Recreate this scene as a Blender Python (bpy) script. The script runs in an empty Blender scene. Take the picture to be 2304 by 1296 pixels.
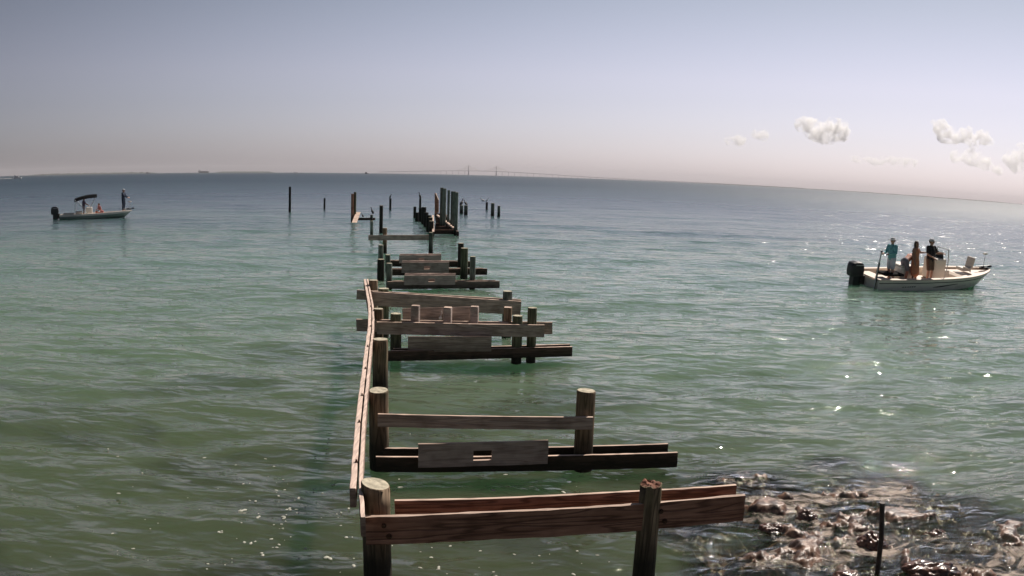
import bpy, bmesh, math, random
import numpy as np
from mathutils import Vector, Matrix, noise
R = math.radians
rnd = random.Random(7)
SC = bpy.context.scene
COL = SC.collection

# ------------------------------------------------------------------ camera
F_PX, PITCH, ROLL, H = 1890.0, R(7.65), R(1.6), 4.0     # equidistant wide-angle lens of a pole camera
cd = bpy.data.cameras.new('camera'); cam = bpy.data.objects.new('camera', cd); COL.objects.link(cam); SC.camera = cam
cd.type = 'PANO'; cd.panorama_type = 'FISHEYE_LENS_POLYNOMIAL'
cd.fisheye_polynomial_k0 = 0; cd.fisheye_polynomial_k1 = -64 / F_PX
cd.fisheye_polynomial_k2 = 0; cd.fisheye_polynomial_k3 = 0; cd.fisheye_polynomial_k4 = 0
cd.fisheye_fov = math.pi; cd.sensor_width = 36; cd.sensor_height = 20.25
cd.clip_start = 0.05; cd.clip_end = 90000
cam.matrix_world = Matrix.Translation((0, 0, H)) @ Matrix.Rotation(math.pi / 2 - PITCH, 4, 'X') @ Matrix.Rotation(ROLL, 4, 'Z')

# ------------------------------------------------------------------ sky, sun, exposure
SUN_EL, SUN_AZ = R(47), R(38)            # azimuth from +Y towards +X
w = bpy.data.worlds.new('World'); SC.world = w; w.use_nodes = True
nt = w.node_tree; N = nt.nodes; L = nt.links
sky = N.new('ShaderNodeTexSky'); sky.sky_type = 'NISHITA'; sky.sun_disc = False
sky.sun_elevation = SUN_EL; sky.sun_rotation = SUN_AZ
sky.air_density = 1.0; sky.dust_density = 1.2; sky.ozone_density = 1.0; sky.altitude = 0
hs = N.new('ShaderNodeHueSaturation'); hs.inputs['Saturation'].default_value = 0.54; hs.inputs['Value'].default_value = 1.0
mx = N.new('ShaderNodeMix'); mx.data_type = 'RGBA'; mx.blend_type = 'MULTIPLY'; mx.inputs[0].default_value = 1
mx.inputs[7].default_value = (1.0, 0.93, 0.955, 1)
L.new(sky.outputs[0], hs.inputs['Color']); L.new(hs.outputs[0], mx.inputs[6])
# moist air: paler towards the horizon, deeper overhead, dimmer away from the sun
tc = N.new('ShaderNodeTexCoord'); sp_ = N.new('ShaderNodeSeparateXYZ'); L.new(tc.outputs['Generated'], sp_.inputs[0])
er = N.new('ShaderNodeValToRGB'); L.new(sp_.outputs[2], er.inputs[0]); ce = er.color_ramp.elements
ce[0].position = 0.0; ce[0].color = (0.74, 0.77, 0.90, 1); ce[1].position = 0.55; ce[1].color = (0.27, 0.33, 0.37, 1)
for p_, c_ in ((0.05, (0.75, 0.77, 0.88)), (0.12, (0.74, 0.74, 0.82)), (0.22, (0.56, 0.60, 0.64)), (0.34, (0.38, 0.44, 0.49))):
    q_ = ce.new(p_); q_.color = (*c_, 1)
dt = N.new('ShaderNodeVectorMath'); dt.operation = 'DOT_PRODUCT'; dt.inputs[1].default_value = (math.sin(SUN_AZ), math.cos(SUN_AZ), 0); L.new(tc.outputs['Generated'], dt.inputs[0])
dm = N.new('ShaderNodeMapRange'); dm.interpolation_type = 'SMOOTHSTEP'; dm.inputs[1].default_value = -0.1; dm.inputs[2].default_value = 0.95; dm.inputs[3].default_value = 0.62; dm.inputs[4].default_value = 1.27; L.new(dt.outputs['Value'], dm.inputs[0])
vm_ = N.new('ShaderNodeVectorMath'); vm_.operation = 'SCALE'; L.new(er.outputs[0], vm_.inputs[0]); L.new(dm.outputs[0], vm_.inputs['Scale'])
m2_ = N.new('ShaderNodeVectorMath'); m2_.operation = 'MULTIPLY'; L.new(mx.outputs[2], m2_.inputs[0]); L.new(vm_.outputs[0], m2_.inputs[1])
bg = N['Background']; L.new(m2_.outputs[0], bg.inputs[0]); bg.inputs[1].default_value = 0.08
sd = bpy.data.lights.new('sun', 'SUN'); sd.energy = 4.4; sd.angle = R(0.53); sd.color = (1, 0.90, 0.80)
so = bpy.data.objects.new('sun', sd); COL.objects.link(so)
sdir = Vector((math.sin(SUN_AZ) * math.cos(SUN_EL), math.cos(SUN_AZ) * math.cos(SUN_EL), math.sin(SUN_EL)))
so.rotation_euler = sdir.to_track_quat('Z', 'Y').to_euler(); so.location = (0, 0, 60)
vs = SC.view_settings; vs.view_transform = 'Standard'; vs.look = 'None'; vs.gamma = 1; vs.exposure = 0.3

# ------------------------------------------------------------------ photo pixel -> point in the place (survey of the photograph)
_f = np.array([0, math.cos(PITCH), -math.sin(PITCH)]); _u = np.array([0, math.sin(PITCH), math.cos(PITCH)]); _x = np.array([1., 0, 0])
_X = _x * math.cos(ROLL) + _u * math.sin(ROLL); _U = -_x * math.sin(ROLL) + _u * math.cos(ROLL)
def ray(px, py):
    a = px - 1152; b = 648 - py; h = math.hypot(a, b) + 1e-9; th = h / F_PX
    return (_X * a / h + _U * b / h) * math.sin(th) + _f * math.cos(th)
def atz(px, py, z=0.0):
    d = ray(px, py); t = (z - H) / d[2]; return Vector((d[0] * t, d[1] * t, z))
def atY(px, py, y):
    d = ray(px, py); t = y / d[1]; return Vector((d[0] * t, y, H + d[2] * t))

# ------------------------------------------------------------------ materials
def mat(name, col, rough=0.7, metal=0.0, spec=0.5, var=0.0, scale=6.0, bump=0.0, stretch=(1, 1, 1), col2=None, thr=(0.35, 0.65)):
    m = bpy.data.materials.new(name); m.use_nodes = True
    t = m.node_tree; b = t.nodes['Principled BSDF']
    b.inputs['Roughness'].default_value = rough; b.inputs['Metallic'].default_value = metal
    b.inputs['Specular IOR Level'].default_value = spec
    if col2 is None: col2 = tuple(c * (1 - var) for c in col)
    tc = t.nodes.new('ShaderNodeTexCoord'); mp = t.nodes.new('ShaderNodeMapping'); mp.inputs['Scale'].default_value = stretch
    nz = t.nodes.new('ShaderNodeTexNoise'); nz.inputs['Scale'].default_value = scale; nz.inputs['Detail'].default_value = 6
    rp = t.nodes.new('ShaderNodeMapRange'); rp.inputs[1].default_value = thr[0]; rp.inputs[2].default_value = thr[1]
    mi = t.nodes.new('ShaderNodeMix'); mi.data_type = 'RGBA'
    mi.inputs[6].default_value = (*col, 1); mi.inputs[7].default_value = (*col2, 1)
    t.links.new(tc.outputs['Object'], mp.inputs[0]); t.links.new(mp.outputs[0], nz.inputs[0])
    t.links.new(nz.outputs[0], rp.inputs[0]); t.links.new(rp.outputs[0], mi.inputs[0]); t.links.new(mi.outputs[2], b.inputs['Base Color'])
    if bump:
        bp = t.nodes.new('ShaderNodeBump'); bp.inputs['Strength'].default_value = 1.0; bp.inputs['Distance'].default_value = bump
        t.links.new(nz.outputs[0], bp.inputs['Height']); t.links.new(bp.outputs[0], b.inputs['Normal'])
    return m

def wood(name, light, dark, axis='X', wet=True, grain=1.0, tide=(0.1, 0.55), green=(0.05, 0.06, 0.03), greenamt=0.0):
    """weathered timber: long grain along the local axis, growth rings, checks, dark tide line near the water"""
    m = bpy.data.materials.new(name); m.use_nodes = True
    t = m.node_tree; Nn = t.nodes; Ln = t.links; b = Nn['Principled BSDF']
    b.inputs['Roughness'].default_value = 0.82; b.inputs['Specular IOR Level'].default_value = 0.3
    tc = Nn.new('ShaderNodeTexCoord'); oi = Nn.new('ShaderNodeObjectInfo')
    sc = {'X': (0.9, 14, 14), 'Z': (12, 12, 0.8)}[axis]
    mp = Nn.new('ShaderNodeMapping'); mp.inputs['Scale'].default_value = sc
    off = Nn.new('ShaderNodeVectorMath'); off.operation = 'ADD'
    cx = Nn.new('ShaderNodeCombineXYZ'); ml = Nn.new('ShaderNodeMath'); ml.operation = 'MULTIPLY'; ml.inputs[1].default_value = 37.0
    Ln.new(oi.outputs['Random'], ml.inputs[0]); Ln.new(ml.outputs[0], cx.inputs[0]); Ln.new(ml.outputs[0], cx.inputs[2])
    Ln.new(tc.outputs['Object'], off.inputs[0]); Ln.new(cx.outputs[0], off.inputs[1]); Ln.new(off.outputs[0], mp.inputs[0])
    n1 = Nn.new('ShaderNodeTexNoise'); n1.inputs['Scale'].default_value = 2.0; n1.inputs['Detail'].default_value = 8; n1.inputs['Distortion'].default_value = 0.6
    Ln.new(mp.outputs[0], n1.inputs[0])
    # growth rings: a few cycles across the board, bent by low noise
    n2 = Nn.new('ShaderNodeTexNoise'); n2.inputs['Scale'].default_value = 0.55; n2.inputs['Detail'].default_value = 2
    Ln.new(mp.outputs[0], n2.inputs[0])
    sn = Nn.new('ShaderNodeMath'); sn.operation = 'MULTIPLY'; sn.inputs[1].default_value = 55
    fr = Nn.new('ShaderNodeMath'); fr.operation = 'SINE'
    Ln.new(n2.outputs[0], sn.inputs[0]); Ln.new(sn.outputs[0], fr.inputs[0])
    rg = Nn.new('ShaderNodeMapRange'); rg.inputs[1].default_value = 0.35; rg.inputs[2].default_value = 1.0; rg.inputs[3].default_value = 0; rg.inputs[4].default_value = 0.75 * grain
    Ln.new(fr.outputs[0], rg.inputs[0])
    rp = Nn.new('ShaderNodeMapRange'); rp.inputs[1].default_value = 0.3; rp.inputs[2].default_value = 0.72
    Ln.new(n1.outputs[0], rp.inputs[0])
    mi = Nn.new('ShaderNodeMix'); mi.data_type = 'RGBA'; mi.inputs[6].default_value = (*light, 1); mi.inputs[7].default_value = (*dark, 1)
    Ln.new(rp.outputs[0], mi.inputs[0])
    m2 = Nn.new('ShaderNodeMix'); m2.data_type = 'RGBA'; m2.inputs[7].default_value = (*[c * 0.45 for c in dark], 1)
    Ln.new(rg.outputs[0], m2.inputs[0]); Ln.new(mi.outputs[2], m2.inputs[6])
    # blotches of stain
    n3 = Nn.new('ShaderNodeTexNoise'); n3.inputs['Scale'].default_value = 3.2; n3.inputs['Detail'].default_value = 4
    Ln.new(off.outputs[0], n3.inputs[0])
    r3 = Nn.new('ShaderNodeMapRange'); r3.inputs[1].default_value = 0.48; r3.inputs[2].default_value = 0.72; r3.inputs[4].default_value = 0.65
    Ln.new(n3.outputs[0], r3.inputs[0])
    m3 = Nn.new('ShaderNodeMix'); m3.data_type = 'RGBA'
    st = green if greenamt else tuple(c * 0.5 for c in dark)
    m3.inputs[7].default_value = (*st, 1)
    Ln.new(r3.outputs[0], m3.inputs[0]); Ln.new(m2.outputs[2], m3.inputs[6])
    # brightness differs from piece to piece
    r4 = Nn.new('ShaderNodeMapRange'); r4.inputs[3].default_value = 0.75; r4.inputs[4].default_value = 1.15
    Ln.new(oi.outputs['Random'], r4.inputs[0])
    vm = Nn.new('ShaderNodeVectorMath'); vm.operation = 'SCALE'
    Ln.new(m3.outputs[2], vm.inputs[0]); Ln.new(r4.outputs[0], vm.inputs['Scale'])
    last = vm.outputs[0]
    if wet:    # algae and barnacles below the high-water mark
        ge = Nn.new('ShaderNodeNewGeometry'); sx = Nn.new('ShaderNodeSeparateXYZ'); Ln.new(ge.outputs['Position'], sx.inputs[0])
        ad = Nn.new('ShaderNodeMath'); ad.operation = 'MULTIPLY_ADD'; ad.inputs[1].default_value = 0.45
        Ln.new(n3.outputs[0], ad.inputs[0]); Ln.new(sx.outputs[2], ad.inputs[2])
        rw = Nn.new('ShaderNodeMapRange'); rw.inputs[1].default_value = tide[1] + 0.22; rw.inputs[2].default_value = tide[0] + 0.22; rw.inputs[3].default_value = 0; rw.inputs[4].default_value = 0.93
        Ln.new(ad.outputs[0], rw.inputs[0])
        m5 = Nn.new('ShaderNodeMix'); m5.data_type = 'RGBA'; m5.inputs[7].default_value = (0.022, 0.02, 0.014, 1)
        Ln.new(rw.outputs[0], m5.inputs[0]); Ln.new(last, m5.inputs[6]); last = m5.outputs[2]
    Ln.new(last, b.inputs['Base Color'])
    hh = Nn.new('ShaderNodeMath'); hh.operation = 'SUBTRACT'; Ln.new(n1.outputs[0], hh.inputs[0]); Ln.new(rg.outputs[0], hh.inputs[1])
    bp = Nn.new('ShaderNodeBump'); bp.inputs['Distance'].default_value = 0.006; bp.inputs['Strength'].default_value = 1
    Ln.new(hh.outputs[0], bp.inputs['Height']); Ln.new(bp.outputs[0], b.inputs['Normal'])
    return m

M = {}
M['red_board'] = wood('red_board', (0.58, 0.31, 0.22), (0.25, 0.115, 0.072))
M['board'] = wood('weathered_board', (0.58, 0.47, 0.41), (0.36, 0.27, 0.23), grain=0.7)
M['dark_board'] = wood('dark_board', (0.24, 0.155, 0.12), (0.07, 0.042, 0.03), grain=0.6, tide=(0.15, 0.42))
M['bleached_lit'] = wood('bleached_lit_top', (0.85, 0.66, 0.55), (0.58, 0.42, 0.33), wet=False, grain=0.6)  # sun-worn timber, lightened further to paint sunlight on board tops
M['grain_grey'] = wood('grey_panel', (0.62, 0.52, 0.47), (0.40, 0.31, 0.28), grain=0.5, tide=(0.0, 0.2))
M['dock_dark'] = wood('dock_dark', (0.10, 0.06, 0.045), (0.04, 0.025, 0.02), wet=False, grain=0.5)
M['pile'] = wood('pile_wood', (0.38, 0.28, 0.19), (0.15, 0.10, 0.06), axis='Z', tide=(0.25, 0.7), green=(0.07, 0.075, 0.035), greenamt=1)
M['green_pile'] = wood('green_pile_wood', (0.22, 0.225, 0.15), (0.07, 0.075, 0.045), axis='Z', tide=(0.2, 0.6), green=(0.06, 0.085, 0.04), greenamt=1)
M['grey_pile'] = wood('grey_pile_wood', (0.26, 0.29, 0.25), (0.13, 0.155, 0.13), axis='Z', tide=(0.2, 0.6), green=(0.06, 0.075, 0.055), greenamt=1)
M['dark_pile'] = wood('dark_pile_wood', (0.075, 0.06, 0.05), (0.03, 0.026, 0.022), axis='Z', tide=(0.3, 0.9))
M['black_pile'] = wood('growth_pile_wood', (0.03, 0.032, 0.03), (0.015, 0.015, 0.014), axis='Z', tide=(0.3, 0.9))
M['cut_end'] = mat('cut_end', (0.62, 0.56, 0.42), 0.85, var=0.45, scale=14, bump=0.004)
M['rot_end'] = mat('rotten_end', (0.30, 0.13, 0.08), 0.9, var=0.75, scale=18, bump=0.01)
M['bolt'] = mat('rusty_bolt', (0.12, 0.06, 0.035), 0.7, 0.4, var=0.5, scale=60)
M['gelcoat'] = mat('gelcoat', (0.80, 0.74, 0.66), 0.25, var=0.06, scale=2)
M['cream_deck'] = mat('cream_deck', (0.72, 0.60, 0.50), 0.6, var=0.12, scale=5)
M['hull_grey'] = mat('hull_grey', (0.82, 0.78, 0.70), 0.3, var=0.1, scale=1.5)
M['hull_green'] = mat('hull_green', (0.24, 0.30, 0.26), 0.3, var=0.1, scale=1.5)
M['black_plastic'] = mat('black_plastic', (0.018, 0.02, 0.024), 0.35, var=0.4, scale=5)
M['black_cloth'] = mat('black_cloth', (0.008, 0.009, 0.011), 0.95, spec=0.1, var=0.5, scale=7)
M['metal'] = mat('brushed_metal', (0.62, 0.63, 0.64), 0.4, 0.5, var=0.2, scale=20)
M['dark_metal'] = mat('dark_metal', (0.06, 0.05, 0.045), 0.6, 0.5, var=0.5, scale=14)
M['stripe'] = mat('hull_stripe', (0.03, 0.028, 0.03), 0.4, var=0.3, scale=5)
M['glass'] = mat('tinted_screen', (0.05, 0.06, 0.065), 0.08, var=0.1, scale=2)
M['vinyl'] = mat('white_vinyl', (0.62, 0.56, 0.50), 0.5, var=0.12, scale=8)
M['skin'] = mat('skin', (0.58, 0.32, 0.23), 0.55, var=0.15, scale=9)
M['tan_skin'] = mat('sunburnt_skin', (0.62, 0.24, 0.16), 0.55, var=0.2, scale=9)
M['brown_skin'] = mat('brown_skin', (0.36, 0.18, 0.12), 0.55, var=0.2, scale=9)
def cloth(n, c): M[n] = mat(n, c, 0.9, var=0.25, scale=8, bump=0.01)
cloth('teal_cloth', (0.20, 0.50, 0.54)); cloth('pale_blue_cloth', (0.66, 0.68, 0.76)); cloth('grey_cloth', (0.26, 0.22, 0.25))
cloth('orange_cloth', (0.62, 0.24, 0.13)); cloth('black_shirt', (0.022, 0.018, 0.022)); cloth('brown_cloth', (0.17, 0.11, 0.08))
cloth('navy_cloth', (0.03, 0.045, 0.08)); cloth('white_cloth', (0.62, 0.62, 0.64)); cloth('pink_cloth', (0.45, 0.16, 0.15)); cloth('purple_cloth', (0.10, 0.07, 0.12))
M['hair'] = mat('brown_hair', (0.06, 0.03, 0.02), 0.6, var=0.5, scale=40)
M['bird_dark'] = mat('dark_feathers', (0.02, 0.02, 0.022), 0.6, var=0.4, scale=30)
M['bird_grey'] = mat('grey_feathers', (0.16, 0.15, 0.14), 0.7, var=0.4, scale=30)
M['bird_white'] = mat('white_feathers', (0.72, 0.72, 0.70), 0.7, var=0.15, scale=30)
M['beak'] = mat('beak', (0.35, 0.22, 0.06), 0.5, var=0.3, scale=30)
M['concrete'] = mat('pale_concrete', (0.62, 0.58, 0.60), 0.8, var=0.1, scale=0.02)
M['yellow'] = mat('cable_paint', (0.42, 0.36, 0.22), 0.6, var=0.1, scale=0.02)
M['ship_dark'] = mat('ship_paint', (0.045, 0.045, 0.06), 0.6, var=0.2, scale=0.05)
M['ship_white'] = mat('ship_white', (0.78, 0.76, 0.74), 0.5, var=0.1, scale=0.1)
M['float'] = mat('bright_white', (0.85, 0.85, 0.82), 0.2, var=0.1, scale=20)

# ------------------------------------------------------------------ object helpers
def tag(o, label=None, cat=None, group=None, kind=None):
    if label: o['label'] = label
    if cat: o['category'] = cat
    if group: o['group'] = group
    if kind: o['kind'] = kind
    return o
def empty(name, loc=(0, 0, 0), rz=0.0, label=None, cat=None, group=None):
    o = bpy.data.objects.new(name, None); COL.objects.link(o); o.location = loc; o.rotation_euler = (0, 0, rz); o.empty_display_size = 0.2
    return tag(o, label, cat, group)
def worldm(o):
    m = o.matrix_basis.copy()
    return worldm(o.parent) @ m if o.parent else m
def link(name, bm, mats, parent=None, M4=None, smooth=False, space='WORLD'):
    """one mesh object. M4 = its matrix (world space, or the parent's own space when space='LOCAL')"""
    me = bpy.data.meshes.new(name); bm.normal_update(); bm.to_mesh(me); bm.free()
    for mm in (mats if isinstance(mats, (list, tuple)) else [mats]): me.materials.append(mm)
    if smooth: me.polygons.foreach_set('use_smooth', [True] * len(me.polygons))
    o = bpy.data.objects.new(name, me); COL.objects.link(o)
    M4 = M4 if M4 is not None else Matrix()
    if parent:
        o.parent = parent
        o.matrix_basis = (worldm(parent).inverted() @ M4) if space == 'WORLD' else M4
    else: o.matrix_basis = M4
    return o
def bm_box(bm, c, s, mi=0, rot=None):
    r = bmesh.ops.create_cube(bm, size=1)
    m = Matrix.Translation(c) @ (rot.to_4x4() if rot else Matrix()) @ Matrix.Diagonal((*s, 1))
    bmesh.ops.transform(bm, matrix=m, verts=r['verts'])
    for f in {f for v in r['verts'] for f in v.link_faces}: f.material_index = mi
    return r['verts']
def bm_cone(bm, a, b, ra, rb, seg=10, caps=True):
    a = Vector(a); b = Vector(b); d = b - a; l = d.length
    r = bmesh.ops.create_cone(bm, cap_ends=caps, segments=seg, radius1=ra, radius2=rb, depth=l)
    m = Matrix.Translation((a + b) / 2) @ d.to_track_quat('Z', 'Y').to_matrix().to_4x4()
    bmesh.ops.transform(bm, matrix=m, verts=r['verts']); return r['verts']
def bm_ball(bm, c, r, sub=2, s=(1, 1, 1), rot=None):
    k = bmesh.ops.create_icosphere(bm, subdivisions=sub, radius=1)
    m = Matrix.Translation(c) @ (rot.to_4x4() if rot else Matrix()) @ Matrix.Diagonal((s[0] * r, s[1] * r, s[2] * r, 1))
    bmesh.ops.transform(bm, matrix=m, verts=k['verts']); return k['verts']
def bm_tube(bm, pts, r, seg=8):
    pts = [Vector(p) for p in pts]
    for i in range(len(pts) - 1):
        ra = r[i] if isinstance(r, (list, tuple)) else r; rb = r[i + 1] if isinstance(r, (list, tuple)) else r
        bm_cone(bm, pts[i], pts[i + 1], ra, rb, seg)
        if 0 < i: bm_ball(bm, pts[i], ra, 1)

def plank(name, a, b, h, t, mats, parent=None, warp=0.006, nseg=None, bend=None, seed=0, notch=None, chip=0.01, label=None):
    """a board on edge: a, b = ends of the top edge's middle line, h = height, t = thickness.
    slot 0 = faces, slot 1 = weathered top with sunlight painted into its colour. notch = (x0, x1, depth) cut into the top edge or ('hole', x0, x1, z0, z1)"""
    a = Vector(a); b = Vector(b); d = b - a; ln = d.length
    x = d.normalized(); y = Vector((0, 0, 1)).cross(x).normalized(); z = x.cross(y)
    M4 = Matrix.Translation(a) @ Matrix(((x.x, y.x, z.x), (x.y, y.y, z.y), (x.z, y.z, z.z))).to_4x4()
    rr = random.Random(seed + int(ln * 1000))
    xs = list(np.linspace(0, ln, (nseg or max(4, int(ln / 0.12))) + 1))
    zs = [0, -h * 0.05, -h * 0.35, -h * 0.65, -h]
    hole = None
    if notch and notch[0] == 'hole':
        hole = notch[1:]
        xs = sorted([v for v in xs if min(abs(v - hole[0]), abs(v - hole[1])) > 0.02] + [hole[0], hole[1]])
        zs = sorted([v for v in zs if min(abs(v - hole[2]), abs(v - hole[3])) > 0.01] + [hole[2], hole[3]], reverse=True)
    bm = bmesh.new(); V = {}
    so_ = rr.uniform(0, 99)
    for i, X in enumerate(xs):
        wy = noise.noise((X * 0.8 + so_, 0, 0)) * warp * 2; wz = noise.noise((X * 0.7, so_, 3)) * warp
        by, bz = bend(X / ln) if bend else (0, 0)
        for j, Z in enumerate(zs):
            for s in (0, 1):
                jx = noise.noise((so_, Z * 9, s)) * chip if i in (0, len(xs) - 1) else 0
                jz = noise.noise((X * 7, so_ + s, j)) * chip * 0.5 if j in (0, len(zs) - 1) else 0
                yy = (s - 0.5) * t * (0.9 if j == 0 else 1)
                V[i, j, s] = bm.verts.new((X + jx, yy + wy + by, Z + wz + jz + bz))
    def q(*v, mi=0):
        f = bm.faces.new(v); f.material_index = mi
    nx, nz_ = len(xs) - 1, len(zs) - 1
    def inhole(i, j):
        if not hole: return False
        cx = (xs[i] + xs[i + 1]) / 2; cz = (zs[j] + zs[j + 1]) / 2
        return hole[0] < cx < hole[1] and hole[2] < cz < hole[3]
    for i in range(nx):
        for j in range(nz_):
            if inhole(i, j): continue
            q(V[i, j, 0], V[i, j + 1, 0], V[i + 1, j + 1, 0], V[i + 1, j, 0])
            q(V[i, j, 1], V[i + 1, j, 1], V[i + 1, j + 1, 1], V[i, j + 1, 1])
            if hole:
                if 0 < i and inhole(i - 1, j): q(V[i, j, 0], V[i, j, 1], V[i, j + 1, 1], V[i, j + 1, 0])
                if i < nx - 1 and inhole(i + 1, j): q(V[i + 1, j, 0], V[i + 1, j + 1, 0], V[i + 1, j + 1, 1], V[i + 1, j, 1])
                if j < nz_ - 1 and inhole(i, j + 1): q(V[i, j + 1, 0], V[i, j + 1, 1], V[i + 1, j + 1, 1], V[i + 1, j + 1, 0])
                if 0 < j and inhole(i, j - 1): q(V[i, j, 0], V[i + 1, j, 0], V[i + 1, j, 1], V[i, j, 1], mi=1)
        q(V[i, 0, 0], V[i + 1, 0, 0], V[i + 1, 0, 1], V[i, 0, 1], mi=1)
        q(V[i, nz_, 0], V[i, nz_, 1], V[i + 1, nz_, 1], V[i + 1, nz_, 0])
    for j in range(nz_):
        q(V[0, j, 0], V[0, j, 1], V[0, j + 1, 1], V[0, j + 1, 0])
        q(V[nx, j, 0], V[nx, j + 1, 0], V[nx, j + 1, 1], V[nx, j, 1])
    o = link(name, bm, mats, parent, M4)
    if label: o['label'] = label
    return o

def post(name, x, y, top, r, mats, parent=None, bot=-1.6, slant=(0, 0), taper=0.94, rot=0, seed=0, lean=(0, 0), rotten=False, seg=22, label=None, square=False):
    """a driven round pile with knots, checks and a cut (or rotten) top; slot 0 = sides, slot 1 = cut end"""
    rr = random.Random(seed * 13 + int(abs(x * y) * 100)); s0 = rr.uniform(0, 50)
    bm = bmesh.new(); rings = []
    zs = list(np.linspace(bot, top - 0.03, max(6, int((top - bot) / 0.16)))) + [top - 0.012, top]
    for k, Z in enumerate(zs):
        f = (Z - bot) / (top - bot); rad = r * (1 + (taper - 1) * f)
        if k == len(zs) - 1: rad *= 0.93
        ring = []
        for i in range(seg):
            a = 2 * math.pi * i / seg + rot
            n = 1 + 0.05 * noise.noise((math.cos(a) * 1.3 + s0, math.sin(a) * 1.3, Z * 0.5)) + 0.025 * noise.noise((math.cos(a) * 5, math.sin(a) * 5 + s0, Z * 3))
            if Z < 0.3: n += 0.05 * abs(noise.noise((math.cos(a) * 6, math.sin(a) * 6, Z * 9)))
            if square:
                ca, sa = math.cos(a - rot + math.pi / seg), math.sin(a - rot + math.pi / seg); n *= 0.95 / max(abs(ca), abs(sa)) 
            X = math.cos(a) * rad * n; Y = math.sin(a) * rad * n
            zz = Z + (slant[0] * X + slant[1] * Y) * (1 if k >= len(zs) - 2 else 0)
            if rotten and k >= len(zs) - 2:
                zz += 0.04 * noise.noise((math.cos(a) * 1.7 + s0, math.sin(a) * 1.7, 0)) - 0.02
            ring.append(bm.verts.new((X + lean[0] * Z, Y + lean[1] * Z, zz)))
        rings.append(ring)
    for k in range(len(rings) - 1):
        for i in range(seg):
            f = bm.faces.new((rings[k][i], rings[k][(i + 1) % seg], rings[k + 1][(i + 1) % seg], rings[k + 1][i])); f.smooth = not square
    t1 = rings[-1]
    inner = [bm.verts.new((v.co.x * 0.5 + lean[0] * top * 0.5, v.co.y * 0.5 + lean[1] * top * 0.5, top + (slant[0] * v.co.x * .5 + slant[1] * v.co.y * .5) * 0.9 + (rr.uniform(-0.03, 0.0) if rotten else rr.uniform(-0.006, 0)))) for v in t1]
    for i in range(seg):
        f = bm.faces.new((t1[i], t1[(i + 1) % seg], inner[(i + 1) % seg], inner[i])); f.material_index = 1
    f = bm.faces.new(inner); f.material_index = 1
    o = link(name, bm, mats, parent, Matrix.Translation((x, y, 0)))
    if label: o['label'] = label
    return o

PILE = [M['pile'], M['cut_end']]; GPILE = [M['green_pile'], M['cut_end']]; GREY = [M['grey_pile'], M['cut_end']]; DPILE = [M['dark_pile'], M['cut_end']]; BPILE = [M['black_pile'], M['black_pile']]
REDB = [M['red_board'], M['bleached_lit']]; BRD = [M['board'], M['bleached_lit']]; DKB = [M['dark_board'], M['bleached_lit']]
def bolt(parent, p, d=(0, -1, 0), r=0.018):
    bm = bmesh.new(); p = Vector(p); d = Vector(d)
    bm_cone(bm, p - d * 0.02, p + d * 0.008, r * 1.5, r * 1.5, 12); bm_cone(bm, p, p + d * 0.03, r, r * 0.95, 6)
    return link('bolt', bm, M['bolt'], parent)

#@@SECTION_WATER
# ------------------------------------------------------------------ water surface heights (used by the water sheet and by what floats)
WV = []
_r = random.Random(11)
for i in range(90):
    lam = 0.32 * (26 ** (_r.random() ** 1.25)) if i < 74 else _r.uniform(6, 16)
    th = _r.gauss(0, 0.42) + R(12)                      # travelling towards the shore, fanned out
    amp = 0.0040 * lam ** 0.90 * _r.uniform(0.5, 1.0) * (0.42 if lam > 5 else 1)
    WV.append((2 * math.pi / lam, math.sin(th), -math.cos(th), amp, _r.uniform(0, 6.28)))
REEF_C, REEF_A = (4.1, 8.7), 0.0
def reef_mask(x, y):
    """1 over the shallow rock reef, 0 away from it"""
    u = (x - 4.5); v = (y - 8.3)
    a = np.sqrt((u / 2.55) ** 2 + ((v + 0.15 * u) / 2.9) ** 2)
    a = a + 0.16 * np.sin(x * 3.1 + y * 1.3) + 0.10 * np.sin(y * 5.2 - x * 2.1)
    return 1 / (1 + np.exp((a - 0.93) * 9))
def waves(x, y, spacing):
    z = np.zeros_like(x)
    for k, sx, sy, a, ph in WV:
        lam = 2 * math.pi / k
        fade = np.clip((lam / np.maximum(spacing, 1e-6) - 2.5) / 3, 0, 1)
        p = k * (sx * x + sy * y) + ph
        z += a * fade * (np.sin(p) + 0.28 * np.cos(2 * p))
    m = reef_mask(x, y)
    ch = np.sin(9 * x + 4 * np.sin(3.1 * y) + 1.3 * y) * np.sin(10.5 * y + 3 * np.sin(2.7 * x)) + 0.6 * np.sin(17 * x - 6 * y + 2 * np.sin(5 * y)) * np.sin(15 * y + 5 * x)
    z += m * 0.010 * ch * np.clip((0.4 / np.maximum(spacing, 1e-6) - 2) / 2, 0, 1)
    return z
def wz(x, y): return float(waves(np.array([x]), np.array([y]), np.array([0.05]))[0])

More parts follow.
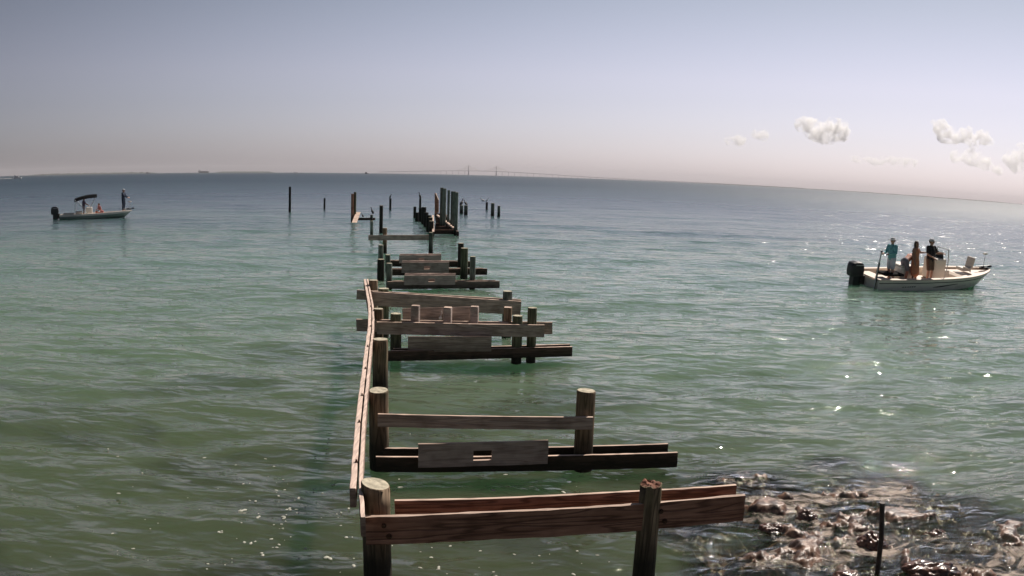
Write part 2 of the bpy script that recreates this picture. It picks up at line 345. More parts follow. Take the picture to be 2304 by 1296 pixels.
def build_water():
    rs = [2.5]
    while rs[-1] < 15500: rs.append(rs[-1] * (1.0085 if rs[-1] < 70 else 1.014))
    az = list(np.arange(-46, 46.01, 0.15)) + list(np.arange(49, 312, 3.0))
    r = np.array(rs); a = np.radians(np.array(az)); nr, na = len(r), len(a)
    X = r[:, None] * np.sin(a)[None]; Y = r[:, None] * np.cos(a)[None]
    sp = np.maximum(np.gradient(r)[:, None], (r * 0.0026)[:, None]) * np.ones((1, na))
    Z = waves(X, Y, sp)
    co = np.stack([X, Y, Z], -1).reshape(-1, 3)
    i = np.arange(nr - 1)[:, None] * na; j = np.arange(na)[None]; jn = (j + 1) % na
    q = np.stack([i + j, i + na + j, i + na + jn, i + jn], -1).reshape(-1, 4)
    n0 = len(co); co = np.vstack([co, [[0, 0, 0]]])
    tri = np.stack([np.full(na, n0), np.arange(na), (np.arange(na) + 1) % na], -1)
    loops = np.concatenate([q.ravel(), tri.ravel()]); tot = np.concatenate([np.full(len(q), 4), np.full(na, 3)])
    st = np.concatenate([[0], np.cumsum(tot)[:-1]])
    me = bpy.data.meshes.new('water'); me.vertices.add(len(co)); me.vertices.foreach_set('co', co.ravel().astype(np.float32))
    me.loops.add(len(loops)); me.loops.foreach_set('vertex_index', loops.astype(np.int32))
    me.polygons.add(len(tot)); me.polygons.foreach_set('loop_start', st.astype(np.int32)); me.polygons.foreach_set('loop_total', tot.astype(np.int32))
    me.update(calc_edges=True); me.polygons.foreach_set('use_smooth', np.ones(len(tot), bool))
    # how shallow the water is over the reef, stored on the sheet
    at = me.attributes.new('shallow', 'FLOAT', 'POINT'); at.data.foreach_set('value', reef_mask(co[:, 0], co[:, 1]).astype(np.float32))
    o = bpy.data.objects.new('water', me); COL.objects.link(o); tag(o, kind='structure')
    me.flip_normals() if me.polygons[0].normal.z < 0 else None
    return o

def water_material():
    m = bpy.data.materials.new('sea_water'); m.use_nodes = True
    t = m.node_tree; Nn = t.nodes; Ln = t.links; b = Nn['Principled BSDF']; out = Nn['Material Output']
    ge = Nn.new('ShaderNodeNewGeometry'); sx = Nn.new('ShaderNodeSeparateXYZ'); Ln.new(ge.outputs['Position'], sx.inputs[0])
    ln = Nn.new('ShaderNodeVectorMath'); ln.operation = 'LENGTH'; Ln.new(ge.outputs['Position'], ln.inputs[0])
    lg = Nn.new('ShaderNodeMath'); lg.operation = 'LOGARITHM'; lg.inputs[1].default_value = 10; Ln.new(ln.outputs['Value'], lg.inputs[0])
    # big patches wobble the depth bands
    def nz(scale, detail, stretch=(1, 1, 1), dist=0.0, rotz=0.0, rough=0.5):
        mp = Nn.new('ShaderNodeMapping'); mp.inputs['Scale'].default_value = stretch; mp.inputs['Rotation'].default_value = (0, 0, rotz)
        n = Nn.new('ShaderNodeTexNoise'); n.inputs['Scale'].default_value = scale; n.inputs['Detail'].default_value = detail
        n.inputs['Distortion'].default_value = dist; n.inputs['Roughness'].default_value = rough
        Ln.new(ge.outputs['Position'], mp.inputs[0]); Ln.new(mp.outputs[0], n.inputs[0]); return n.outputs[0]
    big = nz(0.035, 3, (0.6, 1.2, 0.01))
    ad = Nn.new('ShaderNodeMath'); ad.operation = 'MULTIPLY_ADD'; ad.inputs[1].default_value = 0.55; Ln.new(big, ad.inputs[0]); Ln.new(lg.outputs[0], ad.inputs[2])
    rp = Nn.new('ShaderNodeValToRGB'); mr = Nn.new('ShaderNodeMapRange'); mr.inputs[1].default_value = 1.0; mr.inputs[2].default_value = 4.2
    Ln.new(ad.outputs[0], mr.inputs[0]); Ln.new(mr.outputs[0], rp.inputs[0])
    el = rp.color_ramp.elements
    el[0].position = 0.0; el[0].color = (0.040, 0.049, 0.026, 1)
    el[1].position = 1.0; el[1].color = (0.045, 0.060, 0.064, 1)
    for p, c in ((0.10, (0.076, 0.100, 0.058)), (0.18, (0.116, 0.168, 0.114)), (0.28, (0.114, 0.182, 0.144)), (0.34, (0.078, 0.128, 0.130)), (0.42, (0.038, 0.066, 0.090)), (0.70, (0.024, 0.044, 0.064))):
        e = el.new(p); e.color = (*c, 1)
    # sea-grass patches near the shore, also painting in the pier's blurred shadow
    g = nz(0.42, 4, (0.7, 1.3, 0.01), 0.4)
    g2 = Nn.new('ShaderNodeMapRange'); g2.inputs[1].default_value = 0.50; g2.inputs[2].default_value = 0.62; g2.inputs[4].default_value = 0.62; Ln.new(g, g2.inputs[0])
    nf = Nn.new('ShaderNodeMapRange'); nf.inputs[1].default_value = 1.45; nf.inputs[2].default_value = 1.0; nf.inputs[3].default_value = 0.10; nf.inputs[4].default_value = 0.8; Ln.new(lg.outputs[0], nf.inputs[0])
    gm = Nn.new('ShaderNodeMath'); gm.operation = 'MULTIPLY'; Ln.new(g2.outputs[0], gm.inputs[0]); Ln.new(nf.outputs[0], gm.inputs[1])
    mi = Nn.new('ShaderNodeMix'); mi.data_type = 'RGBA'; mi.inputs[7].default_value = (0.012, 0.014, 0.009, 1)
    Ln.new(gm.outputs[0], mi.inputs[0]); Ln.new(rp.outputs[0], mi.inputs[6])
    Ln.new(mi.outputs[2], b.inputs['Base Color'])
    rr_ = Nn.new('ShaderNodeMapRange'); rr_.inputs[1].default_value = 1.55; rr_.inputs[2].default_value = 2.6; rr_.inputs[3].default_value = 0.02; rr_.inputs[4].default_value = 0.42; Ln.new(lg.outputs[0], rr_.inputs[0]); Ln.new(rr_.outputs[0], b.inputs['Roughness'])
    b.subsurface_method = 'BURLEY'; b.inputs['Subsurface Weight'].default_value = 1.0; b.inputs['Subsurface Radius'].default_value = (0.5, 1.0, 0.7); b.inputs['Subsurface Scale'].default_value = 3.4
    b.inputs['IOR'].default_value = 1.333
    # ripples
    r1 = nz(1.5, 2.6, (0.42, 1.0, 0.4), 0.3, R(-8)); r2 = nz(4.6, 1.6, (0.5, 1.0, 0.4), 0.4, R(10)); r3 = nz(19, 4, (0.6, 1, 0.5), 0.5, R(-5))
    att = Nn.new('ShaderNodeAttribute'); att.attribute_name = 'shallow'
    prev = None
    for scl, dst, l0, l1, strc in ((0.5, 0.34, 1.35, 1.85, (0.38, 1.0, 0.2)), (0.13, 1.1, 1.9, 2.5, (0.34, 1.0, 0.2))):    # wind chop farther out
        fd = Nn.new('ShaderNodeMapRange'); fd.inputs[1].default_value = l0; fd.inputs[2].default_value = l1; fd.inputs[4].default_value = dst; Ln.new(lg.outputs[0], fd.inputs[0])
        bp = Nn.new('ShaderNodeBump'); bp.inputs['Strength'].default_value = 1.0; Ln.new(fd.outputs[0], bp.inputs['Distance']); Ln.new(nz(scl, 4, strc, 0.3, R(5)), bp.inputs['Height'])
        if prev: Ln.new(prev, bp.inputs['Normal'])
        prev = bp.outputs[0]
    for h, dist, dn, df in ((r1, 0.17, 0.5, 1.0), (r2, 0.049, 1.0, 1.0), (r3, 0.004, 1.0, 1.0)):
        bp = Nn.new('ShaderNodeBump'); bp.inputs['Strength'].default_value = 1.0; bp.inputs['Distance'].default_value = dist
        Ln.new(h, bp.inputs['Height'])
        if h is r2 or h is r3:    # choppier over the reef
            ma = Nn.new('ShaderNodeMath'); ma.operation = 'MULTIPLY_ADD'; ma.inputs[1].default_value = dist * 1.8; ma.inputs[2].default_value = dist
            Ln.new(att.outputs['Fac'], ma.inputs[0]); Ln.new(ma.outputs[0], bp.inputs['Distance'])
        if prev: Ln.new(prev, bp.inputs['Normal'])
        prev = bp.outputs[0]
    Ln.new(prev, b.inputs['Normal'])
    # clear shallow water: bottom and rocks show through, surface still mirrors
    fr = Nn.new('ShaderNodeFresnel'); fr.inputs[0].default_value = 1.333; Ln.new(prev, fr.inputs[1])
    tr = Nn.new('ShaderNodeBsdfTransparent'); tr.inputs[0].default_value = (0.86, 0.90, 0.80, 1)
    gl = Nn.new('ShaderNodeBsdfGlossy'); gl.inputs['Roughness'].default_value = 0.02; Ln.new(prev, gl.inputs['Normal'])
    cl = Nn.new('ShaderNodeMixShader'); Ln.new(fr.outputs[0], cl.inputs[0]); Ln.new(tr.outputs[0], cl.inputs[1]); Ln.new(gl.outputs[0], cl.inputs[2])
    sm = Nn.new('ShaderNodeMapRange'); sm.inputs[1].default_value = 0.15; sm.inputs[2].default_value = 0.8; sm.inputs[4].default_value = 0.86
    Ln.new(att.outputs['Fac'], sm.inputs[0])
    ms = Nn.new('ShaderNodeMixShader'); Ln.new(sm.outputs[0], ms.inputs[0]); Ln.new(b.outputs[0], ms.inputs[1]); Ln.new(cl.outputs[0], ms.inputs[2])
    # broken white water over the reef
    f1 = nz(3.4, 8, (0.8, 1.0, 0.5), 1.2, 0, 0.68); f2 = nz(0.75, 2, (1, 1, 0.3))
    fa = Nn.new('ShaderNodeMath'); fa.operation = 'MULTIPLY'; Ln.new(f1, fa.inputs[0]); Ln.new(f2, fa.inputs[1])
    fb = Nn.new('ShaderNodeMath'); fb.operation = 'MULTIPLY'; Ln.new(fa.outputs[0], fb.inputs[0]); Ln.new(att.outputs['Fac'], fb.inputs[1])
    fm = Nn.new('ShaderNodeMapRange'); fm.inputs[1].default_value = 0.25; fm.inputs[2].default_value = 0.35; fm.inputs[4].default_value = 0.7; Ln.new(fb.outputs[0], fm.inputs[0])
    df = Nn.new('ShaderNodeBsdfDiffuse'); df.inputs[0].default_value = (0.50, 0.42, 0.36, 1); Ln.new(prev, df.inputs['Normal'])
    mf = Nn.new('ShaderNodeMixShader'); Ln.new(fm.outputs[0], mf.inputs[0]); Ln.new(ms.outputs[0], mf.inputs[1]); Ln.new(df.outputs[0], mf.inputs[2])
    Ln.new(mf.outputs[0], out.inputs['Surface'])
    return m
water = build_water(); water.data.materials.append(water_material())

# sea bed under the clear part, with the rock reef rising out of it
def build_bed():
    x = np.arange(0.5, 9.5, 0.028); y = np.arange(4.5, 12.8, 0.028); X, Y = np.meshgrid(x, y); m = reef_mask(X, Y)
    Z = np.empty_like(X); s = X.ravel(); q = Y.ravel(); o = np.empty(len(s))
    fm_ = m.ravel()
    for k in range(len(s)):
        p = (s[k] * 1.1, q[k] * 1.1, 0.3)
        if fm_[k] > 0.02:
            o[k] = noise.fractal((s[k] * 1.5, q[k] * 1.5, 0.3), 0.80, 2.2, 7) + 0.4 * abs(noise.noise((s[k] * 4.2, q[k] * 4.2, 7)))
        else: o[k] = 0
    o = o.reshape(X.shape); hi = np.percentile(o[m > 0.8], 97); lo = np.percentile(o[m > 0.8], 5); q_ = np.clip((o - lo) / (hi - lo), 0, 1.4)
    Z = np.minimum(-0.85 + m * (0.53 + 0.46 * np.clip(q_, 0, 1.4) ** 0.7), 0.09)
    co = np.stack([X, Y, Z], -1).reshape(-1, 3); nx = len(x); ny = len(y)
    i = np.arange(ny - 1)[:, None] * nx; j = np.arange(nx - 1)[None]
    f = np.stack([i + j, i + j + 1, i + nx + j + 1, i + nx + j], -1).reshape(-1, 4)
    me = bpy.data.meshes.new('sea_bed'); me.vertices.add(len(co)); me.vertices.foreach_set('co', co.ravel().astype(np.float32))
    me.loops.add(f.size); me.loops.foreach_set('vertex_index', f.ravel().astype(np.int32)); me.polygons.add(len(f))
    me.polygons.foreach_set('loop_start', np.arange(0, f.size, 4, dtype=np.int32)); me.polygons.foreach_set('loop_total', np.full(len(f), 4, np.int32))
    me.update(calc_edges=True); me.polygons.foreach_set('use_smooth', np.ones(len(f), bool))
    me.materials.append(M['reef_rock'])
    ob = bpy.data.objects.new('sea_bed', me); COL.objects.link(ob); tag(ob, kind='structure')
def rockmat(name, a, b_, c, rough=0.4, sc=3.0):
    m = mat(name, a, rough, var=0.3, scale=sc, bump=0.03, col2=b_, thr=(0.38, 0.60))
    t = m.node_tree; pb = t.nodes['Principled BSDF']
    n = t.nodes.new('ShaderNodeTexNoise'); n.inputs['Scale'].default_value = 9; n.inputs['Detail'].default_value = 7; n.inputs['Roughness'].default_value = 0.7
    tc = t.nodes.new('ShaderNodeTexCoord'); t.links.new(tc.outputs['Object'], n.inputs[0])
    r = t.nodes.new('ShaderNodeMapRange'); r.inputs[1].default_value = 0.52; r.inputs[2].default_value = 0.68; t.links.new(n.outputs[0], r.inputs[0])
    mi = t.nodes.new('ShaderNodeMix'); mi.data_type = 'RGBA'; mi.inputs[7].default_value = (*c, 1)
    src = pb.inputs['Base Color'].links[0].from_socket
    t.links.new(src, mi.inputs[6]); t.links.new(r.outputs[0], mi.inputs[0]); t.links.new(mi.outputs[2], pb.inputs['Base Color'])
    return m
M['reef_rock'] = rockmat('reef_rock', (0.17, 0.088, 0.05), (0.042, 0.022, 0.015), (0.36, 0.24, 0.175), 0.45, 6.0)
M['wet_rock'] = rockmat('wet_rock', (0.12, 0.055, 0.035), (0.022, 0.012, 0.01), (0.20, 0.11, 0.08), 0.25, 5)
build_bed()

def rock(px, py, sx, sy, hgt, label, seed):
    p = atz(px, py, 0); bm = bmesh.new()
    bmesh.ops.create_icosphere(bm, subdivisions=5, radius=1)
    for v in bm.verts:
        c = v.co.copy(); n = c.normalized()
        d = 1 + 0.35 * noise.fractal((n.x * 1.4 + seed, n.y * 1.4, n.z * 1.4), 0.8, 2.1, 5) + 0.10 * noise.ridged_multi_fractal((n.x * 4 + seed, n.y * 4, n.z * 4), 0.8, 2, 4, 1, 2)
        v.co = Vector((n.x * d * sx, n.y * d * sy, n.z * d * hgt))
    o = link('rock', bm, M['wet_rock'], None, Matrix.Translation((p.x, p.y, -0.05)), smooth=True)
    tag(o, label, 'rock', 'rocks breaking the surface of the reef')
rock(1960, 1225, 0.17, 0.20, 0.15, 'dark wet rock beside the upright metal rod', 1)
rock(2085, 1292, 0.36, 0.20, 0.17, 'large reddish brown wet rock at the bottom edge right of the rod', 2)
rock(2105, 1205, 0.16, 0.10, 0.10, 'small red brown rock farther out than the large one, right of the rod', 3)
rock(1815, 1163, 0.12, 0.10, 0.11, 'dark pointed rock on the seaward side of the reef', 4)
rock(1735, 1190, 0.17, 0.12, 0.09, 'low brown rock nearest to the end of the front beam', 5)
rock(1905, 1292, 0.18, 0.12, 0.07, 'low dark rock at the bottom edge left of the rod', 6)
rock(2035, 1158, 0.09, 0.07, 0.08, 'small dark rock between the rod and the deep green water', 7)

# rod standing in the reef
def rod():
    b = atz(1980, 1288, 0); bm = bmesh.new()
    top = atY(1985, 1132, b.y)
    bm_tube(bm, [(b.x, b.y, -0.5), (b.x + (top.x - b.x) * .5, b.y, top.z * 0.5), (top.x, b.y, top.z)], 0.029, 14)
    bm_cone(bm, (top.x, b.y, top.z - 0.01), (top.x, b.y, top.z + 0.006), 0.034, 0.034, 14)
    o = link('metal_rod', bm, M['dark_metal']); tag(o, 'dark rusty metal rod standing upright among the reef rocks', 'rod')
rod()

# foam flecks and bubbles drifting round the nearest piles
def foam():
    bm = bmesh.new(); rr = random.Random(5)
    spots = [(494, 1193), (532, 1205), (555, 1213), (570, 1217), (588, 1243), (640, 1165), (637, 1190), (582, 1165), (678, 1110), (650, 1140), (668, 1141), (776, 1212), (672, 1261), (797, 1258), (800, 1278), (738, 1255), (765, 1290), (605, 1213), (622, 1223), (690, 1174), (664, 1120), (950, 1275), (990, 1280), (972, 1250), (1015, 1226), (1108, 1285), (1116, 1293), (1267, 1098), (960, 1113), (1080, 1075), (1108, 1098), (545, 1145), (706, 1082), (616, 1038), (634, 1061), (470, 1290), (472, 1275), (1290, 1290), (1200, 1265), (1160, 1250), (1210, 1253), (1238, 1246), (1302, 1242), (1345, 1250), (1308, 1266), (1370, 1262), (250, 1195), (340, 1185), (335, 1265), (270, 1098), (28, 1093), (52, 1003), (124, 1003), (242, 1001), (314, 1000), (262, 1024)]
    for _ in range(110):
        if rr.random() < 0.62: spots.append((rr.gauss(680, 150), rr.gauss(1130, 75)))
        else: spots.append((rr.uniform(20, 1450), 930 + 366 * rr.random() ** 0.7))
    for i, (px, py) in enumerate(spots):
        if py > 1300 or py < 925: continue
        p = atz(px, py, 0); s = 0.005 + 0.016 * rr.random() ** 2 + (0.014 * rr.random() if i < 34 else 0)
        for k in range(rr.choice((1, 1, 2, 3)) if i < 34 else 1):
            x = p.x + rr.uniform(-1, 1) * s * 1.5; y = p.y + rr.uniform(-1, 1) * s * 2.5
            vv = bm_ball(bm, (0, 0, 0), 1, 2)
            sd_ = rr.uniform(0, 99); a = rr.uniform(0, 3.1); e = rr.uniform(1.0, 2.0)
            for v in vv:
                n = 1 + 0.4 * noise.noise((v.co.x * 1.6 + sd_, v.co.y * 1.6, v.co.z))
                X, Y = v.co.x * e * s * n, v.co.y * s * n
                v.co = Vector((x + X * math.cos(a) - Y * math.sin(a), y + X * math.sin(a) + Y * math.cos(a), wz(x, y) + 0.003 + v.co.z * s * 0.3))
    m = mat('sea_foam', (0.52, 0.52, 0.44), 0.7, var=0.35, scale=40, bump=0.002)
    o = link('foam', bm, m, smooth=True); tag(o, 'flecks of white foam drifting on the green water round the near piles', 'foam', kind='stuff')
foam()

#@@SECTION_PIER
# ------------------------------------------------------------------ the ruined pier
MID = Vector((0, 0, 0))
def v(p, z=None): return Vector((p[0], p[1], p[2] if z is None else z))

# --- bent 1 (nearest)
b = empty('pier_bent', (0.1, 7.55, 0), 0, 'nearest pier frame, with thick round pile and long doubled reddish beam', 'pier frame', 'cross frames of the ruined pier')
Z1 = 0.868
post('pile', -1.24, 7.42, 1.10, 0.142, PILE, b, slant=(-0.18, 0.05), seed=1, taper=0.97, seg=28)
post('pile', 1.425, 7.73, 1.075, 0.125, [M['pile'], M['rot_end']], b, rotten=True, seed=2, seg=28, taper=0.86, label='brown pile with a worn reddish top')
fa, fb_ = atz(822, 1161, Z1), atz(1677, 1113, Z1)
plank('beam', fa, fb_, 0.285, 0.045, REDB, b, seed=3, chip=0.016, warp=0.010)
plank('beam', atz(888, 1125, Z1), atz(1656, 1090, Z1), 0.285, 0.045, REDB, b, seed=4, chip=0.016, warp=0.010)
for t_ in (0.045, 0.755):
    p = fa.lerp(fb_, t_); bolt(b, (p.x, p.y - 0.024, Z1 - 0.09)); bolt(b, (p.x + 0.05, p.y - 0.024, Z1 - 0.2))
bolt(b, atz(930, 1135, 0.70) + Vector((0, 0, 0)))
# --- bent 2
Z2, ZT = 0.273, 0.814
b = empty('pier_bent', (-0.3, 10.95, 0), 0, 'second nearest pier frame, two round piles joined by one single high board', 'pier frame', 'cross frames of the ruined pier')
post('pile', -1.775, 10.98, 1.075, 0.142, PILE, b, slant=(0.02, 0.1), seed=5, seg=28)
post('pile', 1.05, 11.08, 1.135, 0.135, PILE, b, slant=(-0.05, 0.0), seed=6, seg=28)
plank('rail_board', atz(850, 931, ZT), atz(1334, 938, ZT), 0.175, 0.045, BRD, b, seed=7)
plank('beam', atz(846, 1027, Z2), atz(1524, 1017, Z2), 0.215, 0.05, DKB, b, seed=8)
plank('beam', atz(850, 1008, Z2), atz(1503, 998, Z2), 0.215, 0.05, DKB, b, seed=9)
y2 = atz(1090, 1024, Z2).y - 0.075
pa, pb_ = atY(941, 998, y2 - 0.20), atY(1234, 990, y2 + 0.09)
plank('notched_board', pa, pb_, 0.33, 0.045, [M['grain_grey'], M['bleached_lit']], b, seed=10, notch=('hole', 0.73, 0.98, -0.25, -0.11))
# lone pile on the left between bents 2 and 3
post('pile', -2.31, 14.5, 1.075, 0.145, PILE, None, seed=11, seg=26)
tag(COL.objects[-1], 'single round pile against the long edge board, between the second and third frames', 'pile', 'single piles along the pier')

# --- bent 3 low
b = empty('pier_bent', (-0.8, 17.4, 0), 0, 'third pier frame, broad board carrying short upright blocks above a dark low beam', 'pier frame', 'cross frames of the ruined pier')
Z3, ZM = 0.37, 0.896
post('pile', 0.135, 17.60, 1.05, 0.115, GPILE, b, seed=12)
post('pile', 0.445, 17.66, 1.22, 0.105, GPILE, b, seed=13)
post('pile', -2.44, 17.42, 1.05, 0.125, GPILE, b, seed=14)
post('pile', -2.84, 17.55, 1.12, 0.115, PILE, b, seed=15)
plank('beam', atz(868, 789, Z3), atz(1287, 779.5, Z3), 0.215, 0.06, DKB, b, seed=16)
plank('beam', atz(885, 784, Z3), atz(1282, 774, Z3), 0.2, 0.06, DKB, b, seed=17)
yy = atz(1010, 786, Z3).y - 0.06
plank('panel', atY(918, 757, yy - 0.1), atY(1106, 757, yy + 0.1), 0.32, 0.05, [M['board'], M['dark_board']], b, seed=18)
plank('beam', atz(848, 724, ZM), atz(1225, 731, ZM), 0.26, 0.06, BRD, b, seed=19)
plank('beam', atz(802, 718, ZM), atz(1243, 725, ZM), 0.26, 0.06, BRD, b, seed=20)
for i, (x0, x1, y0) in enumerate(((925, 945, 687), (997, 1018, 691), (1057, 1079, 689), (1133, 1153, 691))):
    yb = atz((x0 + x1) / 2, 723, ZM).y + 0.02
    q = atY((x0 + x1) / 2, y0, yb); q2 = atY((x0 + x1) / 2 - 9, y0 + 2, yb + 0.16)
    post('upright_block', q.x, yb, q.z, 0.088, [M['grain_grey'] if i < 3 else M['pile'], M['bleached_lit']], b, bot=0.7, square=True, seg=24, seed=30 + i, taper=1)
plank('inner_board', atY(905, 694, 17.75), atY(1060, 690, 17.85), 0.32, 0.05, [M['board'], M['dark_board']], b, seed=21)
# small bright white round object on the beam, shaped as a float
bm = bmesh.new(); p = atz(991, 716, ZM + 0.03); bm_ball(bm, (0, 0, 0), 0.036, 3, (1, 1, 1.15)); bm_cone(bm, (0, 0, 0.03), (0.01, 0, 0.07), 0.012, 0.008, 8)
bm_tube(bm, [(0.01, 0, 0.07), (0.03, 0.01, 0.12), (0.02, 0, 0.16)], 0.006, 6)
o = link('white_object', bm, M['float'], None, Matrix.Translation(p), smooth=True); tag(o, 'small bright white round object lying on the board of upright blocks', 'float')

# --- bent 3 high, tilted board pair
b = empty('pier_bent', (-1.5, 20.4, 0), 0, 'fourth pier frame, double board tilted down to the right behind the upright blocks', 'pier frame', 'cross frames of the ruined pier')
u0, u1 = atY(838, 656, 20.0), atY(1173, 678, 20.3)
plank('beam', u0, u1, 0.34, 0.06, BRD, b, seed=22)
w0, w1 = atY(803, 652, 20.35), atY(1172, 673.5, 20.62)
plank('beam', w0, w1, 0.24, 0.06, BRD, b, seed=23)
pt = atY(1142, 655, 20.42); post('pile', pt.x, 20.44, pt.z, 0.125, GREY, b, seed=24)
pt = atY(840, 630, 20.9); post('pile', pt.x, 20.9, pt.z, 0.125, PILE, b, seed=25)
pt = atY(863, 649, 20.2); post('pile', pt.x, 20.22, pt.z, 0.14, GPILE, b, seed=26)

# long edge board running down the left side of the pier
rail_px = [(809, 1165, 1.03), (803, 1100, 1.03), (806, 1040, 1.04), (812, 950, 1.05), (818, 890, 1.05), (825, 830, 1.05), (830, 780, 1.05), (836, 735, 1.06), (836, 690, 1.08), (829, 655, 1.12), (824, 628, 1.22)]
def strip(name, pts, t, h, mats, parent, off=0.0, z0=0.0, seed=0):
    bm = bmesh.new(); rows = []
    P = [Vector(p) for p in pts]; Q = []
    for i in range(len(P) - 1):
        for k in range(6): Q.append(P[i].lerp(P[i + 1], k / 6))
    Q.append(P[-1])
    for _ in range(4): Q = [Q[0]] + [(Q[i - 1] + Q[i] * 2 + Q[i + 1]) / 4 for i in range(1, len(Q) - 1)] + [Q[-1]]
    for i, p in enumerate(Q):
        d = (Q[min(i + 1, len(Q) - 1)] - Q[max(i - 1, 0)]).normalized(); n = Vector((d.y, -d.x, 0)).normalized()
        j = noise.noise((p.y * 3, seed, 0)) * 0.009; jz = noise.noise((p.y * 2.2, seed, 5)) * 0.01
        c = p + n * (off + j) + Vector((0, 0, z0 + jz)) - MIDR
        rows.append([bm.verts.new(c + n * sx * t / 2 + Vector((0, 0, dz))) for sx, dz in ((-1, -h), (-1, -0.006), (-0.8, 0), (0.8, 0), (1, -0.006), (1, -h))])
    for i in range(len(rows) - 1):
        for k in range(6):
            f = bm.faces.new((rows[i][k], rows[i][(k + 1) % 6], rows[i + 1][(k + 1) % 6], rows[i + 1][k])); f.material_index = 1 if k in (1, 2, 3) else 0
    bm.faces.new(rows[0]); bm.faces.new(list(reversed(rows[-1])))
    bmesh.ops.recalc_face_normals(bm, faces=bm.faces)
    return link(name, bm, mats, parent, Matrix.Translation(MIDR))
MIDR = Vector((-2.2, 12, 1))
rp = [atz(*q) for q in rail_px]
e = empty('edge_board', MIDR, 0, 'long weathered edge board running out along the left piles, warped at its far end', 'board')
M['edge'] = wood('edge_wood', (0.52, 0.38, 0.31), (0.25, 0.16, 0.13), axis='X', wet=False, grain=0.3)
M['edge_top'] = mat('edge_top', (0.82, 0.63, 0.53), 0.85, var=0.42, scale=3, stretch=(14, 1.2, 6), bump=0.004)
EDG = [M['edge'], M['edge_top']]
strip('board', [p + Vector((-0.012, 0, 0)) for p in rp[1:]], 0.062, 0.20, EDG, e, off=-0.026, seed=1)
strip('board', rp, 0.042, 0.19, EDG, e, off=0.034, z0=0.004, seed=2)
for p in rp[2:9:1]:
    bolt(e, (p.x - 0.02, p.y, p.z + 0.0), (0, 0, 1), 0.011)

# --- bents 4, 5, 6 : low frames with notched boards
def low_bent(px0, px1, py0, py1, pcx, pw, pyt, pyb, Z, label, piles, seed, back=True, gap=0.25):
    a = atz(px0, py0, Z); c = atz(px1, py1, Z); mid = (a + c) / 2
    e = empty('pier_bent', (mid.x, mid.y, 0), 0, label, 'pier frame', 'cross frames of the ruined pier')
    plank('beam', a, c, 0.25, 0.06, BRD if seed % 2 else DKB, e, seed=seed)
    dv = (c - a).normalized(); nrm = Vector((-dv.y, dv.x, 0)) * gap
    plank('beam', a + nrm + dv * 0.1, c + nrm - dv * 0.1, 0.25, 0.06, DKB, e, seed=seed + 1)
    # notched board nailed to the front
    tt = lambda X: (X - px0) / (px1 - px0)
    yA = a.lerp(c, tt(pcx - pw / 2)).y - 0.075; yB = a.lerp(c, tt(pcx + pw / 2)).y - 0.075
    pA, pB = atY(pcx - pw / 2, pyt, yA), atY(pcx + pw / 2, pyt, yB); ln = (pB - pA).length
    hh = pA.z - atY(pcx - pw / 2, pyb, yA).z
    plank('notched_board', pA, pB, hh, 0.05, [M['grain_grey'], M['bleached_lit']], e, seed=seed + 2, notch=('hole', ln * 0.47, ln * 0.60, -hh * 0.68, -hh * 0.36))
    plank('notched_board', pA + Vector((-0.02, 0.35, 0.02)), pB + Vector((-0.02, 0.35, 0.02)), hh * 0.9, 0.05, [M['grain_grey'], M['bleached_lit']], e, seed=seed + 5)
    for i, (px, pyt_, Yp, rad, mm) in enumerate(piles):
        q = atY(px, pyt_, Yp); post('pile', q.x, q.y, q.z, rad, mm, e, seed=seed * 7 + i)
    return e
low_bent(872, 1124, 633.5, 632, 967, 115, 619, 641, 0.38, 'fifth pier frame, low doubled beam with notched grey board and one thin right pile', [(1064, 577, 28.8, 0.105, GREY), (876, 592, 28.0, 0.105, GREY)], 41)
low_bent(876, 1096, 605, 604, 957, 106, 590, 614, 0.38, 'sixth pier frame, reddish notched board and a stout pile at its right', [(1045, 558, 31.7, 0.145, GPILE), (857, 583, 30.5, 0.14, DPILE)], 44)
low_bent(872, 1060, 586, 588, 945, 94, 574, 592, 0.38, 'seventh pier frame, greenish panel farthest out of the three low ones', [(1037, 547, 34.4, 0.13, DPILE), (873, 573, 33.6, 0.11, GREY), (857, 551, 34.8, 0.115, GREY)], 48)

# --- bent 8 : single high board between two thin piles
b = empty('pier_bent', (-5.5, 41.4, 0), 0, 'eighth pier frame, one pale board between two thin piles in open water', 'pier frame', 'cross frames of the ruined pier')
plank('beam', atz(829, 529, 0.95), atz(968, 528.5, 0.95), 0.26, 0.06, BRD, b, seed=52)
post('pile', -4.11, 41.65, 1.09, 0.115, GREY, b, seed=53)
post('pile', -6.37, 41.2, 1.29, 0.115, PILE, b, seed=54)
q = atY(838, 497, 47); 

# --- single piles farther out
def lone(px, ptop, pwl, rad, mm, label, seed, group='single piles along the pier', cat='pile'):
    q = atz(px, pwl, 0); t_ = atY(px, ptop, q.y)
    o = post('pile', q.x, q.y, t_.z, rad, mm, None, seed=seed, seg=14); tag(o, label, cat, group)
    return Vector((t_.x, q.y, t_.z))
P = {}
lone(836, 497, 535, 0.10, GREY, 'pale grey pile behind the left end of the eighth frame', 60)
lone(857, 462, 524, 0.13, DPILE, 'dark pile with a green top between the eighth frame and the bird beam', 61)
P['far1'] = lone(652, 420, 477, 0.13, BPILE, 'tall thin dark pole standing alone left of the pier', 62)
P['far2'] = lone(730, 446, 470, 0.11, BPILE, 'short dark pile between the tall lone pole and the pier', 63)
P['far3'] = lone(878, 446, 471, 0.13, BPILE, 'dark pile with a bird on top beyond the green topped pile', 64)
P['far4'] = lone(945, 446, 478, 0.12, BPILE, 'dark pile with a bird on top at the far left end of the dock row', 65)
P['far5'] = lone(1095, 455, 473, 0.13, BPILE, 'small dark pile left of the twin grey piles, out in open water', 66)
